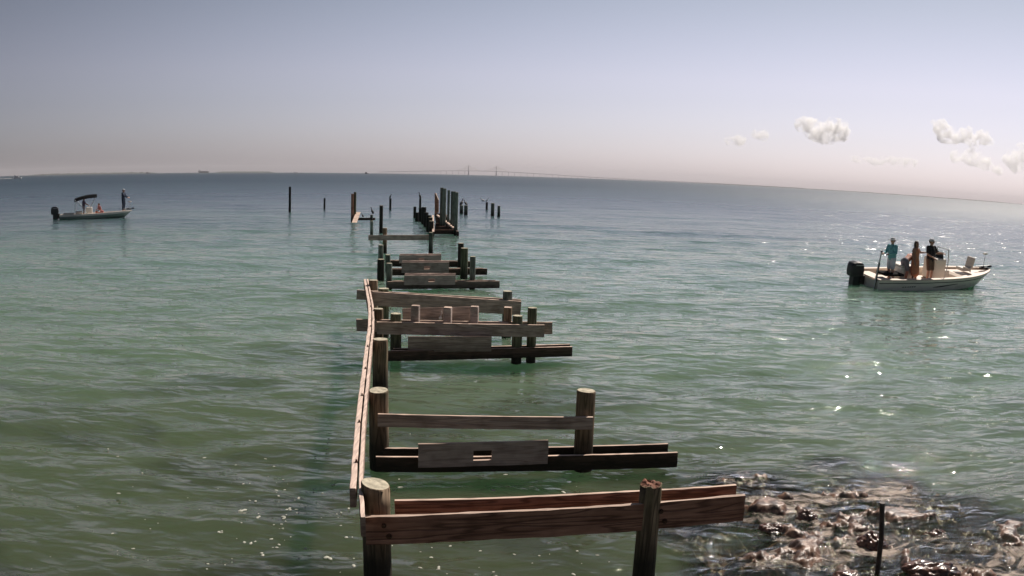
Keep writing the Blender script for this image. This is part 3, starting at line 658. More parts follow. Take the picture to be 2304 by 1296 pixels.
lone(1108, 457, 485, 0.18, GREY, 'left one of the twin grey piles right of the dock', 67)
lone(1122, 463, 486, 0.15, GREY, 'right one of the twin grey piles right of the dock', 68)
P['far6'] = lone(1038, 462, 480, 0.20, GREY, 'left pile of the pair just right of the tall dock piles', 69)
P['far7'] = lone(1048, 462, 483, 0.20, GREY, 'right pile of the pair just right of the tall dock piles', 70)

# --- post pair with slanted white board and low beam
b = empty('mooring_post', (atz(796, 497).x, atz(796, 497).y, 0), 0, 'tall brown double post with a slanting sunlit board, left of the low bird beam', 'post')
yb = atz(796, 497).y
for k, (px, tp, rad) in enumerate(((793.5, 436, 0.13), (799, 432, 0.12))):
    q = atY(px, tp, yb + 0.2 * k); post('pile', q.x, q.y, q.z, rad, [M['red_board'], M['cut_end']] if k == 0 else GPILE, b, seed=72 + k, seg=14)
s0_, s1_ = atY(806, 477, yb + 1.0), atz(797, 501, 0.03); bm = bmesh.new(); hw = Vector((0.20, 0, 0)); th_ = Vector((0, 0, 0.05))
cs = [s0_ - hw, s0_ + hw, s1_ + hw, s1_ - hw]; tp = [bm.verts.new(c_ - s1_) for c_ in cs]; bt = [bm.verts.new(c_ - s1_ - th_) for c_ in cs]
bm.faces.new(tp); bm.faces.new(bt)
for k in range(4): bm.faces.new((tp[k], tp[(k + 1) % 4], bt[(k + 1) % 4], bt[k]))
bmesh.ops.recalc_face_normals(bm, faces=bm.faces)
link('slanted_board', bm, M['bleached_lit'], b, Matrix.Translation(s1_))
b = empty('low_beam', (atz(822, 500).x, yb, 0), 0, 'low dark beam where two cormorants perch, right of the tall double post', 'beam')
plank('beam', atY(803, 490, yb), atY(844, 490, yb), 0.2, 0.2, [M['dock_dark'], M['dock_dark']], b, seed=75)
q = atY(836, 483, yb - 0.5); post('pile', q.x, q.y, q.z, 0.12, GREY, b, seed=76, seg=14)
P['bb1'] = atY(816, 489, yb); P['bb2'] = atY(838, 481, yb - 0.5)

# --- dock remains: dark row of piles, sloping ramp with cross pieces, tall grey piles
row = [(933, 465, 492, 0.14), (938, 478, 497, 0.16), (946, 468, 500, 0.17), (953, 466, 506, 0.2), (958, 478, 512, 0.2), (964, 484, 520, 0.19), (970, 497, 528, 0.17), (968, 489, 522, 0.16)]
for i, (px, tp, wl, rad) in enumerate(row):
    lone(px, tp, wl, rad, BPILE if i < 6 else DPILE, ['farthest', 'second farthest', 'third', 'fourth and tallest', 'fifth', 'sixth', 'nearest', 'green topped'][i] + ' pile in the black row on the left edge of the sunken dock', 80 + i, 'black row of dock piles')
dk = empty('sunken_dock', (-4.6, 58, 0), 0, 'dark sunken dock frame with cross pieces between black piles and tall grey piles', 'dock')
for i, (x0, x1, yy_) in enumerate(((977, 1028, 520), (979, 1026, 512), (980, 1020, 505), (981, 1013, 498), (980, 1007, 492), (979, 1002, 487), (978, 998, 483))):
    plank('cross_piece', atz(x0, yy_ - 3, 0.32), atz(x1, yy_ - 3, 0.32), 0.28, 0.12, [M['dock_dark'], M['red_board']], dk, seed=90 + i)
plank('side_rail', atz(975, 521, 0.4), atz(974, 484, 0.4), 0.3, 0.15, [M['dock_dark'], M['bleached_lit']], dk, seed=98)
plank('side_rail', atz(1030, 521, 0.3), atz(1001, 480, 0.3), 0.3, 0.15, [M['dock_dark'], M['dock_dark']], dk, seed=99)
g0, g1, g2 = atz(984, 483, 0.75), atz(1002, 496, 0.62), atz(1021, 512, 0.45)
plank('ramp_edge', g0, g1, 0.10, 0.16, [M['bleached_lit'], M['bleached_lit']], dk, seed=100); plank('ramp_edge', g1, g2, 0.10, 0.16, [M['bleached_lit'], M['bleached_lit']], dk, seed=101)
def wall_board():
    e = empty('leaning_board', (atz(981, 500).x, 62, 0), 0, 'upright brown board with a sunlit slanting top edge beside the tall grey dock piles', 'board')
    bm = bmesh.new(); q0, q1 = atY(978, 434, 62), atY(986, 450, 62); q2, q3 = atY(986, 478, 62), atY(978, 482, 62); c = Vector((q0.x, 62, 0))
    vs0 = [bm.verts.new(p_ - c) for p_ in (q0, q1, q2, q3)]; vs1 = [bm.verts.new(p_ - c + Vector((0.03, 0.14, 0))) for p_ in (q0, q1, q2, q3)]
    bm.faces.new(vs0); bm.faces.new(list(reversed(vs1)))
    for i in range(4):
        f = bm.faces.new((vs0[i], vs0[(i + 1) % 4], vs1[(i + 1) % 4], vs1[i]))
    bmesh.ops.recalc_face_normals(bm, faces=bm.faces)
    link('panel', bm, M['red_board'], e, Matrix.Translation(c))
    plank('cap_board', atY(981, 434.5, 61.9), atY(987, 449, 61.9), 0.06, 0.4, [M['bleached_lit'], M['bleached_lit']], e, seed=110)
wall_board()
tall = [(994.5, 422, 62.5, 0.135), (1001, 424, 60.5, 0.125), (1010, 428, 60, 0.10), (1018, 430.5, 58, 0.11), (1022.5, 430.5, 57, 0.11), (1027.5, 432.5, 55.6, 0.13)]
for i, (px, tp, Y_, rad) in enumerate(tall):
    q = atY(px, tp, Y_); o = post('pile', q.x, q.y, q.z, rad, GREY, None, seed=120 + i, seg=16)
    tag(o, ['leftmost and highest', 'second from left', 'third from left', 'fourth from left', 'fifth from left', 'rightmost and nearest'][i] + ' of six tall grey piles lining the dock', 'pile', 'tall grey dock piles')

#@@SECTION_BIRDS
# ------------------------------------------------------------------ birds
def bird(loc, rz, s, mm, label, upright=0.9, belly=None, cat='bird', group='birds perched on the piles'):
    e = empty('bird', loc, rz, label, cat, group)
    bm = bmesh.new(); u = upright
    # body leaning up by u rad, neck, head
    up = Vector((math.cos(u), 0, math.sin(u)))
    c = Vector((0, 0, 0.16 * s + 0.05))
    chain = [(c - up * 0.24 * s, 0.03 * s), (c - up * 0.12 * s, 0.075 * s), (c, 0.105 * s), (c + up * 0.13 * s, 0.085 * s), (c + up * 0.22 * s, 0.045 * s), (c + up * 0.26 * s + Vector((0.01, 0, 0.09 * s)), 0.034 * s), (c + up * 0.27 * s + Vector((0.04 * s, 0, 0.16 * s)), 0.045 * s)]
    for i in range(len(chain) - 1):
        bm_cone(bm, chain[i][0], chain[i + 1][0], chain[i][1], chain[i + 1][1], 12); bm_ball(bm, chain[i + 1][0], chain[i + 1][1], 2)
    for sy in (-1, 1): bm_cone(bm, c + Vector((0, sy * 0.04 * s, -0.05)), Vector((0.0, sy * 0.045 * s, 0)), 0.018 * s, 0.012 * s, 8)
    o = link('body', bm, mm, e, space='LOCAL')
    rmod = o.modifiers.new('r', 'REMESH'); rmod.mode = 'VOXEL'; rmod.voxel_size = 0.012 * s; rmod.use_smooth_shade = True
    h = chain[-1][0]; bm = bmesh.new(); bm_cone(bm, h + Vector((0.02 * s, 0, 0)), h + Vector((0.14 * s, 0, -0.015 * s)), 0.016 * s, 0.005 * s, 8); link('beak', bm, M['beak'], e, space='LOCAL')
    for sy in (-1, 1):
        bm = bmesh.new(); bm_ball(bm, (0, 0, 0), 1, 3, (0.21 * s, 0.02 * s, 0.075 * s)); 
        link('wing', bm, mm, e, Matrix.Translation(c - up * 0.03 * s + Vector((0, sy * 0.095 * s, 0))) @ Matrix.Rotation(-u, 4, 'Y'), smooth=True, space='LOCAL')
    return e
bird(P['bb1'], 2.6, 0.55, M['bird_dark'], 'small dark cormorant resting low on the beam by the double post', 0.9)
bird(P['bb2'], 2.9, 0.85, M['bird_dark'], 'larger dark cormorant perched at the right end of the low beam', 1.1)
bird(P['far3'], 0.5, 0.75, M['bird_dark'], 'dark bird on the thin pile beyond the green topped pile', 1.1)
bird(P['far4'], 2.8, 0.95, M['bird_dark'], 'dark long necked bird on the pile at the far left end of the dock', 1.25)
bird(P['far5'], 0.3, 0.75, M['bird_white'], 'white headed bird on the small dark pile out in open water', 0.8)
bird(P['far6'], 1.0, 1.15, M['bird_grey'], 'big brown pelican on the left of the two piles right of the dock', 0.9)
bird(P['far7'], 2.4, 0.95, M['bird_grey'], 'grey pelican on the right of the two piles right of the dock', 0.7)
q = atz(1087, 452, 0.1); bird((q.x, q.y, -0.06), 2.9, 1.2, M['bird_white'], 'white gull afloat beside the small dark pile in open water', 0.2, group='birds on the water')
q = atz(1018, 503, 0.35); bird((q.x, q.y, 0.35), 0.6, 1.1, M['bird_dark'], 'black bird crouching at the foot of the tall dock piles', 0.5)

#@@SECTION_PEOPLE
# ------------------------------------------------------------------ people
def blob(name, chains, mm, parent, M4=None, vox=0.010, balls=()):
    bm = bmesh.new()
    for ch in chains:
        for i in range(len(ch)):
            c, r = Vector(ch[i][0]), ch[i][1]
            bm_ball(bm, c, r, 2)
            if i + 1 < len(ch):
                c2, r2 = Vector(ch[i + 1][0]), ch[i + 1][1]
                if (c2 - c).length > 1e-4: bm_cone(bm, c, c2, r, r2, 12)
    for c, s, *_ in balls: bm_ball(bm, c, 1, 3, s)
    o = link(name, bm, mm, parent, M4, space='LOCAL')
    md = o.modifiers.new('remesh', 'REMESH'); md.mode = 'VOXEL'; md.voxel_size = vox; md.use_smooth_shade = True
    sm = o.modifiers.new('smooth', 'SMOOTH'); sm.factor = 0.5; sm.iterations = 3
    return o
def person(loc, rz, label, parent=None, h=1.74, skin='skin', shirt=None, legs=None, dress=None, hat=None, hair=True, female=False,
           lean=0.0, crouch=0.0, hands=((0.28, 0.30, 1.05), (0.28, -0.30, 1.05)), elbows=None, yaw=0.0, look=(1, 0, 0), sleeves='short', legwear='shorts', sit=False, glasses=False, longhair=False):
    """facing local +X, left hand towards +Y; hand and elbow positions are given in the body's own metres"""
    k = h / 1.74
    e = empty('person', loc, rz, label, 'person'); e.scale = (1.13, 1.13, 1.03)
    V3 = lambda *a: Vector(a) * k
    hipz = (0.93 if not sit else 0.50) - crouch
    sw = 0.155 if female else 0.185
    # spine leans forward by 'lean' radians from the hips
    sp = Vector((math.sin(lean), 0, math.cos(lean)))
    pel = V3(0, 0, hipz); chest = pel + sp * 0.36 * k; neck = pel + sp * 0.55 * k; head = neck + (sp * 0.4 + Vector((0.1, 0, 0.6))).normalized() * 0.155 * k
    sh = {s: pel + sp * 0.49 * k + V3(0, s * sw, 0) for s in (1, -1)}
    chains = []; armc = {}; legc = {}
    torso = [(pel, 0.125 * k), (pel + sp * 0.14 * k, (0.105 if female else 0.125) * k), (chest, 0.135 * k), (pel + sp * 0.46 * k, 0.115 * k), (neck, 0.058 * k), (head - (head - neck) * 0.35, 0.056 * k)]
    chains.append(torso)
    for s in (1, -1):
        chains.append([(chest + V3(0, s * 0.07, 0), 0.10 * k), (sh[s], 0.062 * k)])
        chains.append([(pel + V3(0, s * 0.07, 0), 0.10 * k), (chest + V3(0, s * 0.05, 0), 0.105 * k)])
        hd = Vector(hands[0 if s == 1 else 1]) * k; S = sh[s]
        if elbows and elbows[0 if s == 1 else 1]: el = Vector(elbows[0 if s == 1 else 1]) * k
        else:
            mid = (S + hd) / 2; d = hd - S; dl = min(d.length, 0.56 * k); bend = math.sqrt(max(0, (0.29 * k) ** 2 - (dl / 2) ** 2))
            out = (Vector((-0.5, s * 0.6, -0.8)) - d.normalized() * Vector((-0.5, s * 0.6, -0.8)).dot(d.normalized())).normalized(); el = mid + out * bend
        armc[s] = (S, el, hd)
        chains.append([(S, 0.056 * k), (S.lerp(el, .5), 0.048 * k), (el, 0.040 * k), (el.lerp(hd, .35), 0.040 * k), (hd, 0.027 * k)])
        # hand: palm, four fingers, thumb
        d = (hd - el).normalized(); side = d.cross(Vector((0, 0, 1))); side = side.normalized() if side.length > 0.1 else Vector((0, 1, 0)); nrm = side.cross(d).normalized()
        palm = hd + d * 0.085 * k
        chains.append([(hd, 0.026 * k), (hd + d * 0.045 * k, 0.028 * k), (palm, 0.022 * k)])
        for w_ in (-1, 1): chains.append([(hd + d * .02 * k + side * w_ * 0.012 * k, 0.018 * k), (palm + side * w_ * 0.028 * k, 0.014 * k)])
        for i, (ww, fl) in enumerate(((-1.5, 0.062), (-0.5, 0.075), (0.5, 0.08), (1.5, 0.07))):
            b0 = palm + side * ww * 0.021 * k; b1 = b0 + (d * 0.9 - nrm * 0.35).normalized() * fl * 0.5 * k; b2 = b1 + (d * 0.5 - nrm * 0.85).normalized() * fl * 0.5 * k
            chains.append([(b0, 0.0105 * k), (b1, 0.0095 * k), (b2, 0.008 * k)])
        t0 = hd + d * 0.03 * k + side * -s * 0.026 * k; chains.append([(t0, 0.013 * k), (t0 + (d * .7 - side * s * .7 - nrm * .2).normalized() * 0.04 * k, 0.011 * k), (t0 + (d - side * s * .5 - nrm * .4).normalized() * 0.07 * k, 0.009 * k)])
        hp = pel + V3(0, s * 0.085, -0.02)
        if sit: kn = hp + V3(0.42, s * 0.06, 0.02); an = kn + V3(0.02, 0, -0.42)
        else:
            kb = crouch * 1.1; kn = V3(0.03 + kb * 0.9, s * 0.10, 0.49 - crouch * 0.25); an = V3(-0.02, s * 0.11, 0.08)
        legc[s] = (hp, kn, an)
        chains.append([(hp, 0.095 * k), (hp.lerp(kn, .5), 0.078 * k), (kn, 0.056 * k), (kn.lerp(an, .35), 0.056 * k), (an, 0.036 * k)])
        chains.append([(an + V3(-0.03, 0, -0.045), 0.03 * k), (an + V3(0.10, s * 0.01, -0.05), 0.028 * k), (an + V3(0.17, s * 0.015, -0.058), 0.02 * k)])
    lk = Vector(look).normalized()
    q = lk.to_track_quat('X', 'Z').to_matrix()
    # head: skull, jaw, nose, ears, brow
    H_ = lambda x, y, z: head + q @ (V3(x, y, z))
    chains.append([(H_(-0.015, 0, 0.03), 0.088 * k), (H_(0.02, 0, -0.03), 0.070 * k), (H_(0.045, 0, -0.075), 0.040 * k)])
    chains.append([(H_(0.085, 0, 0.01), 0.010 * k), (H_(0.108, 0, -0.022), 0.014 * k)])
    chains.append([(H_(0.075, -0.022, -0.055), 0.010 * k), (H_(0.082, 0, -0.055), 0.011 * k), (H_(0.075, 0.022, -0.055), 0.010 * k)])
    for s in (1, -1): chains.append([(H_(-0.005, s * 0.080, 0.015), 0.014 * k), (H_(-0.005, s * 0.084, -0.02), 0.011 * k)])
    body = blob('body', chains, M[skin], e, vox=0.0085)
    for s in (1, -1):
        bm = bmesh.new(); bm_ball(bm, H_(0.074, s * 0.032, 0.012), 0.013 * k, 2); link('eye', bm, M['black_plastic'], e, space='LOCAL', smooth=True)
    if glasses:
        bm = bmesh.new()
        for s in (1, -1): bm_ball(bm, H_(0.088, s * 0.034, 0.012), 1, 2, (0.010 * k, 0.028 * k, 0.020 * k)); bm_cone(bm, H_(0.085, s * 0.06, 0.016), H_(0.0, s * 0.092, 0.02), 0.005, 0.005, 6)
        link('sunglasses', bm, M['black_plastic'], e, space='LOCAL')
    if shirt:
        ch = [[(pel + sp * 0.0 * k, 0.142 * k), (pel + sp * 0.14 * k, 0.140 * k), (chest, 0.150 * k), (pel + sp * 0.465 * k, 0.118 * k), (pel + sp * 0.50 * k, 0.075 * k)]]
        for s in (1, -1):
            S, el, hd = armc[s]
            ch.append([(pel + V3(0, s * 0.07, 0), 0.118 * k), (chest + V3(0, s * 0.07, 0), 0.118 * k), (S, 0.074 * k)])
            if sleeves == 'long': ch.append([(S, 0.076 * k), (el, 0.058 * k), (el.lerp(hd, .9), 0.044 * k)])
            elif sleeves == 'short': ch.append([(S, 0.076 * k), (S.lerp(el, .72), 0.066 * k)])
        blob('shirt', ch, M[shirt], e, vox=0.014)
    if dress:
        ch = [[(chest + sp * 0.05 * k, 0.140 * k), (chest, 0.150 * k), (pel + sp * 0.15 * k, 0.135 * k), (pel, 0.165 * k), (V3(0, 0, 0.62), 0.175 * k), (V3(0.01, 0, 0.42), 0.18 * k)]]
        for s in (1, -1):
            ch.append([(pel + V3(0, s * 0.05, 0), 0.13 * k), (V3(0, s * 0.07, 0.40), 0.13 * k)]); ch.append([(chest + V3(0, s * 0.06, 0.02), 0.10 * k), (sh[s] + V3(0, -s * 0.05, 0.02), 0.045 * k)])
        blob('dress', ch, M[dress], e, vox=0.014)
    if legs:
        ch = [[(pel + V3(0, 0, 0.03), 0.140 * k), (pel, 0.140 * k)]]
        fr = {'shorts': 0.88, 'trousers': 1.0}[legwear]
        for s in (1, -1):
            hp, kn, an = legc[s]; ch.append([(pel + V3(0, s * 0.05, 0.02), 0.12 * k), (hp, 0.115 * k), (hp.lerp(kn, fr), 0.088 * k)])
            if legwear == 'trousers': ch.append([(kn, 0.078 * k), (an + V3(0, 0, 0.03), 0.062 * k)])
        blob('shorts' if legwear == 'shorts' else 'trousers', ch, M[legs], e, vox=0.014)
    if hair:
        ch = [[(H_(-0.03, 0, 0.045), 0.096 * k), (H_(-0.045, 0, 0.0), 0.085 * k)]]
        if longhair: ch.append([(H_(-0.05, 0, 0.0), 0.085 * k), (H_(-0.075, 0.02, -0.12), 0.075 * k), (H_(-0.07, 0.03, -0.24), 0.05 * k)]); ch.append([(H_(-0.02, 0.07, 0.02), 0.04 * k), (H_(-0.01, 0.075, -0.14), 0.035 * k)]); ch.append([(H_(-0.02, -0.07, 0.02), 0.04 * k), (H_(-0.01, -0.075, -0.14), 0.035 * k)])
        blob('hair', ch, M['hair'], e, vox=0.012)
    if hat:
        bm = bmesh.new(); kind, hm = hat
        Q = q.to_4x4()
        bm_ball(bm, (-0.012 * k, 0, 0.055 * k), 1, 3, (0.108 * k, 0.098 * k, 0.085 * k))
        if kind == 'cap': bm_ball(bm, (0.10 * k, 0, 0.05 * k), 1, 2, (0.075 * k, 0.075 * k, 0.010 * k))
        else: bm_cone(bm, (0, 0, 0.040 * k), (0, 0, 0.058 * k), 0.185 * k, 0.12 * k, 24)
        link('hat', bm, M[hm], e, Matrix.Translation(head) @ Q, smooth=True, space='LOCAL')
    if not sit:
        for s in (1, -1):
            hp, kn, an = legc[s]; bm = bmesh.new(); bm_ball(bm, an + V3(0.055, s * 0.008, -0.06), 1, 2, (0.135 * k, 0.05 * k, 0.026 * k)); link('sandal', bm, M['brown_cloth'], e, space='LOCAL', smooth=True)
    return e, armc

#@@SECTION_BOATS
# ------------------------------------------------------------------ boats
def section(t, Lh, B, Hs, Hb):
    """half-section of the hull at station t (0 transom .. 1 bow): list of (y, z) from keel to sheer"""
    f = max(0.0, (t - 0.45) / 0.55)
    hb = B / 2 * (0.93 + 0.07 * min(1, t / 0.3)) * (1 - f ** 2.7) ** 0.75 if t < 1 else 0.0
    sh = Hs + (Hb - Hs) * (0.25 * t + 0.75 * t ** 2.6)
    keel = -0.28 + 0.9 * max(0, t - 0.72) ** 1.6 * 2.6; chz = 0.02 + 0.42 * max(0, t - 0.5) ** 1.5 * 1.6
    hc = hb * (0.90 - 0.35 * f)
    return [(0, min(keel, sh - 0.1)), (hc * 0.5, keel + (chz - keel) * 0.5), (hc, chz), (hc + (hb - hc) * 0.35, chz + 0.05), (hb * 0.985, sh - 0.14), (hb, sh - 0.05), (hb, sh)]
def make_hull(e, Lh, B, Hs, Hb, floor_z, mats_out, deck_mat, stripe_z=True, gun=0.17, foredeck=0.66, aft=0.12):
    n = 44; S = [section(i / n, Lh, B, Hs, Hb) for i in range(n + 1)]
    bm = bmesh.new(); rows = []
    def X(i, z):
        t = i / n; return -Lh / 2 + Lh * t + (0.0 if t < 0.7 else (z - Hb) * 1.15 * ((t - 0.7) / 0.3) ** 1.6)
    for i in range(n + 1):
        row = []
        for sgn in (-1, 1):
            row.append([bm.verts.new((X(i, z), sgn * max(y, 0.002), z)) for y, z in S[i]])
        rows.append(row)
    for i in range(n):
        for s in (0, 1):
            for k in range(6):
                f = bm.faces.new((rows[i][s][k], rows[i][s][k + 1], rows[i + 1][s][k + 1], rows[i + 1][s][k])); f.material_index = 1 if k == 4 and stripe_z else 0
                if k == 4: f.material_index = 1
    bm.faces.new(rows[0][0] + list(reversed(rows[0][1])))
    bmesh.ops.remove_doubles(bm, verts=bm.verts, dist=0.006); bmesh.ops.recalc_face_normals(bm, faces=bm.faces)
    hull = link('hull', bm, mats_out, e, space='LOCAL')
    # deck liner: gunwale cap, inner side, floor, foredeck and aft deck
    bm = bmesh.new(); R_ = []
    for i in range(n + 1):
        t = i / n; y, z = S[i][-1]; yo = y + 0.018 if t < 1 else 0.03
        fl = floor_z
        if t > foredeck: fl = floor_z + (z - 0.07 - floor_z) * min(1, (t - foredeck) / 0.03)
        if t < aft: fl = z - 0.07
        yi = max(0.003, y - gun * (1 if t < 0.9 else max(0.2, (1 - t) / 0.1)))
        prof = [(yo, z - 0.035), (yo, z + 0.022), (yi, z + 0.028), (yi, fl), (0.0, fl)]
        R_.append([[bm.verts.new((X(i, z) + (0.02 if t == 1 else 0), sg * yy, zz)) for yy, zz in prof] for sg in (-1, 1)])
    for i in range(n):
        for s in (0, 1):
            for k in range(4): bm.faces.new((R_[i][s][k], R_[i][s][k + 1], R_[i + 1][s][k + 1], R_[i + 1][s][k]))
    for s in (0, 1): bm.faces.new(R_[0][s])
    bmesh.ops.remove_doubles(bm, verts=bm.verts, dist=0.002); bmesh.ops.recalc_face_normals(bm, faces=bm.faces)
    link('deck', bm, deck_mat, e, space='LOCAL')
    return S, X
def rbox(name, c, s, mm, e, bev=0.03, rot=None):
    bm = bmesh.new(); bm_box(bm, (0, 0, 0), s); bmesh.ops.bevel(bm, geom=bm.edges[:], offset=bev, segments=3, affect='EDGES', profile=0.5)
    return link(name, bm, mm, e, Matrix.Translation(c) @ (rot.to_4x4() if rot else Matrix()), space='LOCAL')
def outboard(e, x, zt, s=1.0, tilt=0.0):
    m = empty('outboard_motor', (x, 0, 0)); m.parent = e
    bm = bmesh.new(); prof = [(-0.30, 0.0), (-0.335, 0.18), (-0.32, 0.42), (-0.27, 0.53), (-0.10, 0.58), (0.12, 0.565), (0.22, 0.49), (0.27, 0.25), (0.24, 0.0)]
    ring = []
    for wy, sc_ in ((-0.235, 0.80), (-0.21, 0.94), (-0.12, 1.0), (0.12, 1.0), (0.21, 0.94), (0.235, 0.80)):
        ring.append([bm.verts.new((px * sc_ * s, wy * s, (0.28 + (pz - 0.28) * sc_) * s)) for px, pz in prof])
    for a in range(5):
        for k in range(len(prof)): bm.faces.new((ring[a][k], ring[a][(k + 1) % len(prof)], ring[a + 1][(k + 1) % len(prof)], ring[a + 1][k]))
    bm.faces.new(ring[0]); bm.faces.new(list(reversed(ring[-1]))); bmesh.ops.recalc_face_normals(bm, faces=bm.faces)
    bmesh.ops.bevel(bm, geom=bm.edges[:], offset=0.012 * s, segments=2, affect='EDGES')
    c = link('cowling', bm, M['black_plastic'], m, Matrix.Translation((-0.32 * s, 0, zt)), space='LOCAL', smooth=False)
    bm = bmesh.new(); bm_box(bm, (-0.32 * s, 0, zt - 0.18 * s), (0.36 * s, 0.28 * s, 0.4 * s)); bm_box(bm, (-0.36 * s, 0, zt - 0.55 * s), (0.22 * s, 0.12 * s, 0.6 * s)); bm_box(bm, (-0.40 * s, 0, zt - 0.72 * s), (0.5 * s, 0.24 * s, 0.03 * s))
    link('midsection', bm, M['black_plastic'], m, space='LOCAL')
    bm = bmesh.new(); bm_box(bm, (-0.08 * s, 0, zt - 0.12 * s), (0.22 * s, 0.34 * s, 0.34 * s)); link('bracket', bm, M['dark_metal'], m, space='LOCAL')
    bm = bmesh.new(); bm_box(bm, (-0.33 * s, -0.240 * s, zt + 0.46 * s), (0.34 * s, 0.012, 0.028)); link('trim_stripe', bm, M['metal'], m, space='LOCAL')
    return m
def trolling_motor(e, x, z):
    m = empty('trolling_motor', (x, 0.05, z)); m.parent = e
    bm = bmesh.new(); bm_tube(bm, [(-0.62, 0, 0.10), (0.30, 0, 0.14)], 0.028, 10); link('shaft', bm, M['metal'], m, space='LOCAL')
    bm = bmesh.new(); bm_ball(bm, (0.34, 0, 0.12), 1, 3, (0.16, 0.065, 0.065)); link('drive', bm, M['black_plastic'], m, space='LOCAL', smooth=True)
    bm = bmesh.new(); bm_box(bm, (-0.05, 0, 0.03), (0.5, 0.12, 0.08)); bm_box(bm, (-0.12, 0, 0.09), (0.16, 0.09, 0.06)); link('mount', bm, M['dark_metal'], m, space='LOCAL')
    bm = bmesh.new(); bm_tube(bm, [(0.02, 0.1, 0.1), (0.05, 0.12, 0.66)], 0.014, 8); link('stand', bm, M['metal'], m, space='LOCAL')
    bm = bmesh.new(); bm_ball(bm, (0.05, 0.12, 0.70), 1, 3, (0.17, 0.07, 0.05)); link('head', bm, M['vinyl'], m, space='LOCAL', smooth=True)

def right_boat():
    Lh = 7.65; hd = R(12); c = Vector((15.15, 33.9, 0)) + Vector((math.cos(hd), math.sin(hd), 0)) * (Lh / 2 + 0.0)
    c.z = -0.03; e = empty('motor_boat', c, hd, 'white open fishing boat with four people standing aboard, black outboard at its left end', 'boat')
    e.rotation_euler = (R(6.5), 0, hd)
    S, X = make_hull(e, Lh, 2.45, 0.52, 0.84, 0.31, [M['hull_grey'], M['gelcoat']], M['cream_deck'], gun=0.22)
    # dark line under the sheer
    bm = bmesh.new()
    for sg in (-1, 1):
        prev = None
        for i in range(0, 44):
            y, z = S[i][4]; p = Vector((X(i, z), sg * (y + 0.006), z - 0.01)); q_ = Vector((X(i, z), sg * (y + 0.006), z + 0.022))
            a, b_ = bm.verts.new(p), bm.verts.new(q_)
            if prev: bm.faces.new((prev[0], a, b_, prev[1]))
            prev = (a, b_)
    o = link('rub_stripe', bm, M['stripe'], e, space='LOCAL'); so_ = o.modifiers.new('s', 'SOLIDIFY'); so_.thickness = 0.012; so_.offset = 0
    # black swoosh and small script on the near side
    def side_decal(name, pts):
        bm = bmesh.new(); pr = None
        for t, zl, zh in pts:
            i = t * 44; i0 = int(i); f = i - i0
            def at(z):
                sec = [tuple(S[i0][k][j] * (1 - f) + S[min(44, i0 + 1)][k][j] * f for j in (0, 1)) for k in range(7)]
                for k in range(2, 5):
                    if sec[k][1] <= z <= sec[k + 1][1]:
                        u = (z - sec[k][1]) / (sec[k + 1][1] - sec[k][1]); return sec[k][0] + (sec[k + 1][0] - sec[k][0]) * u
                return sec[3][0]
            a = bm.verts.new((X(i, zl), -(at(zl) + 0.008), zl)); b_ = bm.verts.new((X(i, zh), -(at(zh) + 0.008), zh))
            if pr: bm.faces.new((pr[0], a, b_, pr[1]))
            pr = (a, b_)
        link(name, bm, M['stripe'], e, space='LOCAL')
    side_decal('swoosh', [(0.40, 0.22, 0.235), (0.43, 0.22, 0.275), (0.47, 0.245, 0.305), (0.51, 0.285, 0.335), (0.55, 0.325, 0.365), (0.60, 0.37, 0.39)])
    side_decal('swoosh', [(0.58, 0.22, 0.225), (0.66, 0.27, 0.28), (0.74, 0.33, 0.338)])
    for t0 in (0.17, 0.188, 0.206, 0.222, 0.238, 0.254): side_decal('script_mark', [(t0, 0.20 + (t0 - .17) * .4, 0.235 + (t0 - .17) * .4), (t0 + 0.011, 0.205 + (t0 - .17) * .4, 0.25 + (t0 - .17) * .4)])
    outboard(e, -Lh / 2 - 0.14, 0.44, 1.12)
    for sy, ht in ((-0.95, 1.62), ):      # shallow-water anchor pole at the transom
        a = empty('anchor_pole', (-Lh / 2 - 0.10, sy, 0.1)); a.parent = e
        bm = bmesh.new(); bm_tube(bm, [(0, 0, 0.0), (0.13, 0, ht)], [0.045, 0.028], 10); link('pole', bm, M['metal'], a, space='LOCAL')
        bm = bmesh.new(); bm_box(bm, (0.04, 0, 0.5), (0.05, 0.09, 1.3), rot=Matrix.Rotation(0.08, 3, 'Y')); bm_cone(bm, (0.13, 0, ht - .04), (0.135, 0, ht + .05), 0.045, 0.04, 12); link('sleeve', bm, M['black_plastic'], a, space='LOCAL')
    # aft bench, cushion, cooler seat, console, leaning post
    rbox('aft_cushion', (-2.75, -0.42, 0.66), (1.05, 0.75, 0.10), M['black_cloth'], e, 0.03)
    rbox('cooler_seat', (-1.75, 0.0, 0.62), (0.85, 0.95, 0.60), M['gelcoat'], e, 0.05)
    rbox('seat_pad', (-1.75, 0.0, 0.965), (0.80, 0.92, 0.09), M['vinyl'], e, 0.04)
    rbox('console', (0.25, 0.1, 0.82), (0.75, 0.85, 1.0), M['gelcoat'], e, 0.08)
    rbox('windscreen', (0.38, 0.1, 1.45), (0.04, 0.75, 0.34), M['glass'], e, 0.015, Matrix.Rotation(-0.25, 3, 'Y'))
    rbox('console_seat', (0.82, 0.1, 0.56), (0.36, 0.6, 0.44), M['vinyl'], e, 0.06)
    rbox('hatch', (2.0, 0.0, 0.62), (0.62, 0.7, 0.03), M['gelcoat'], e, 0.012)
    bm = bmesh.new()
    for yy_ in (-0.36, 0.46):
        bm_tube(bm, [(0.62, yy_, 0.35), (0.66, yy_, 1.2), (0.60, yy_, 1.75)], 0.022, 8)
    bm_tube(bm, [(0.60, -0.36, 1.75), (0.60, 0.46, 1.75)], 0.022, 8); link('grab_frame', bm, M['metal'], e, space='LOCAL')
    # folding bow chair
    ch = empty('bow_chair', (2.15, 0.05, 0.72)); ch.parent = e
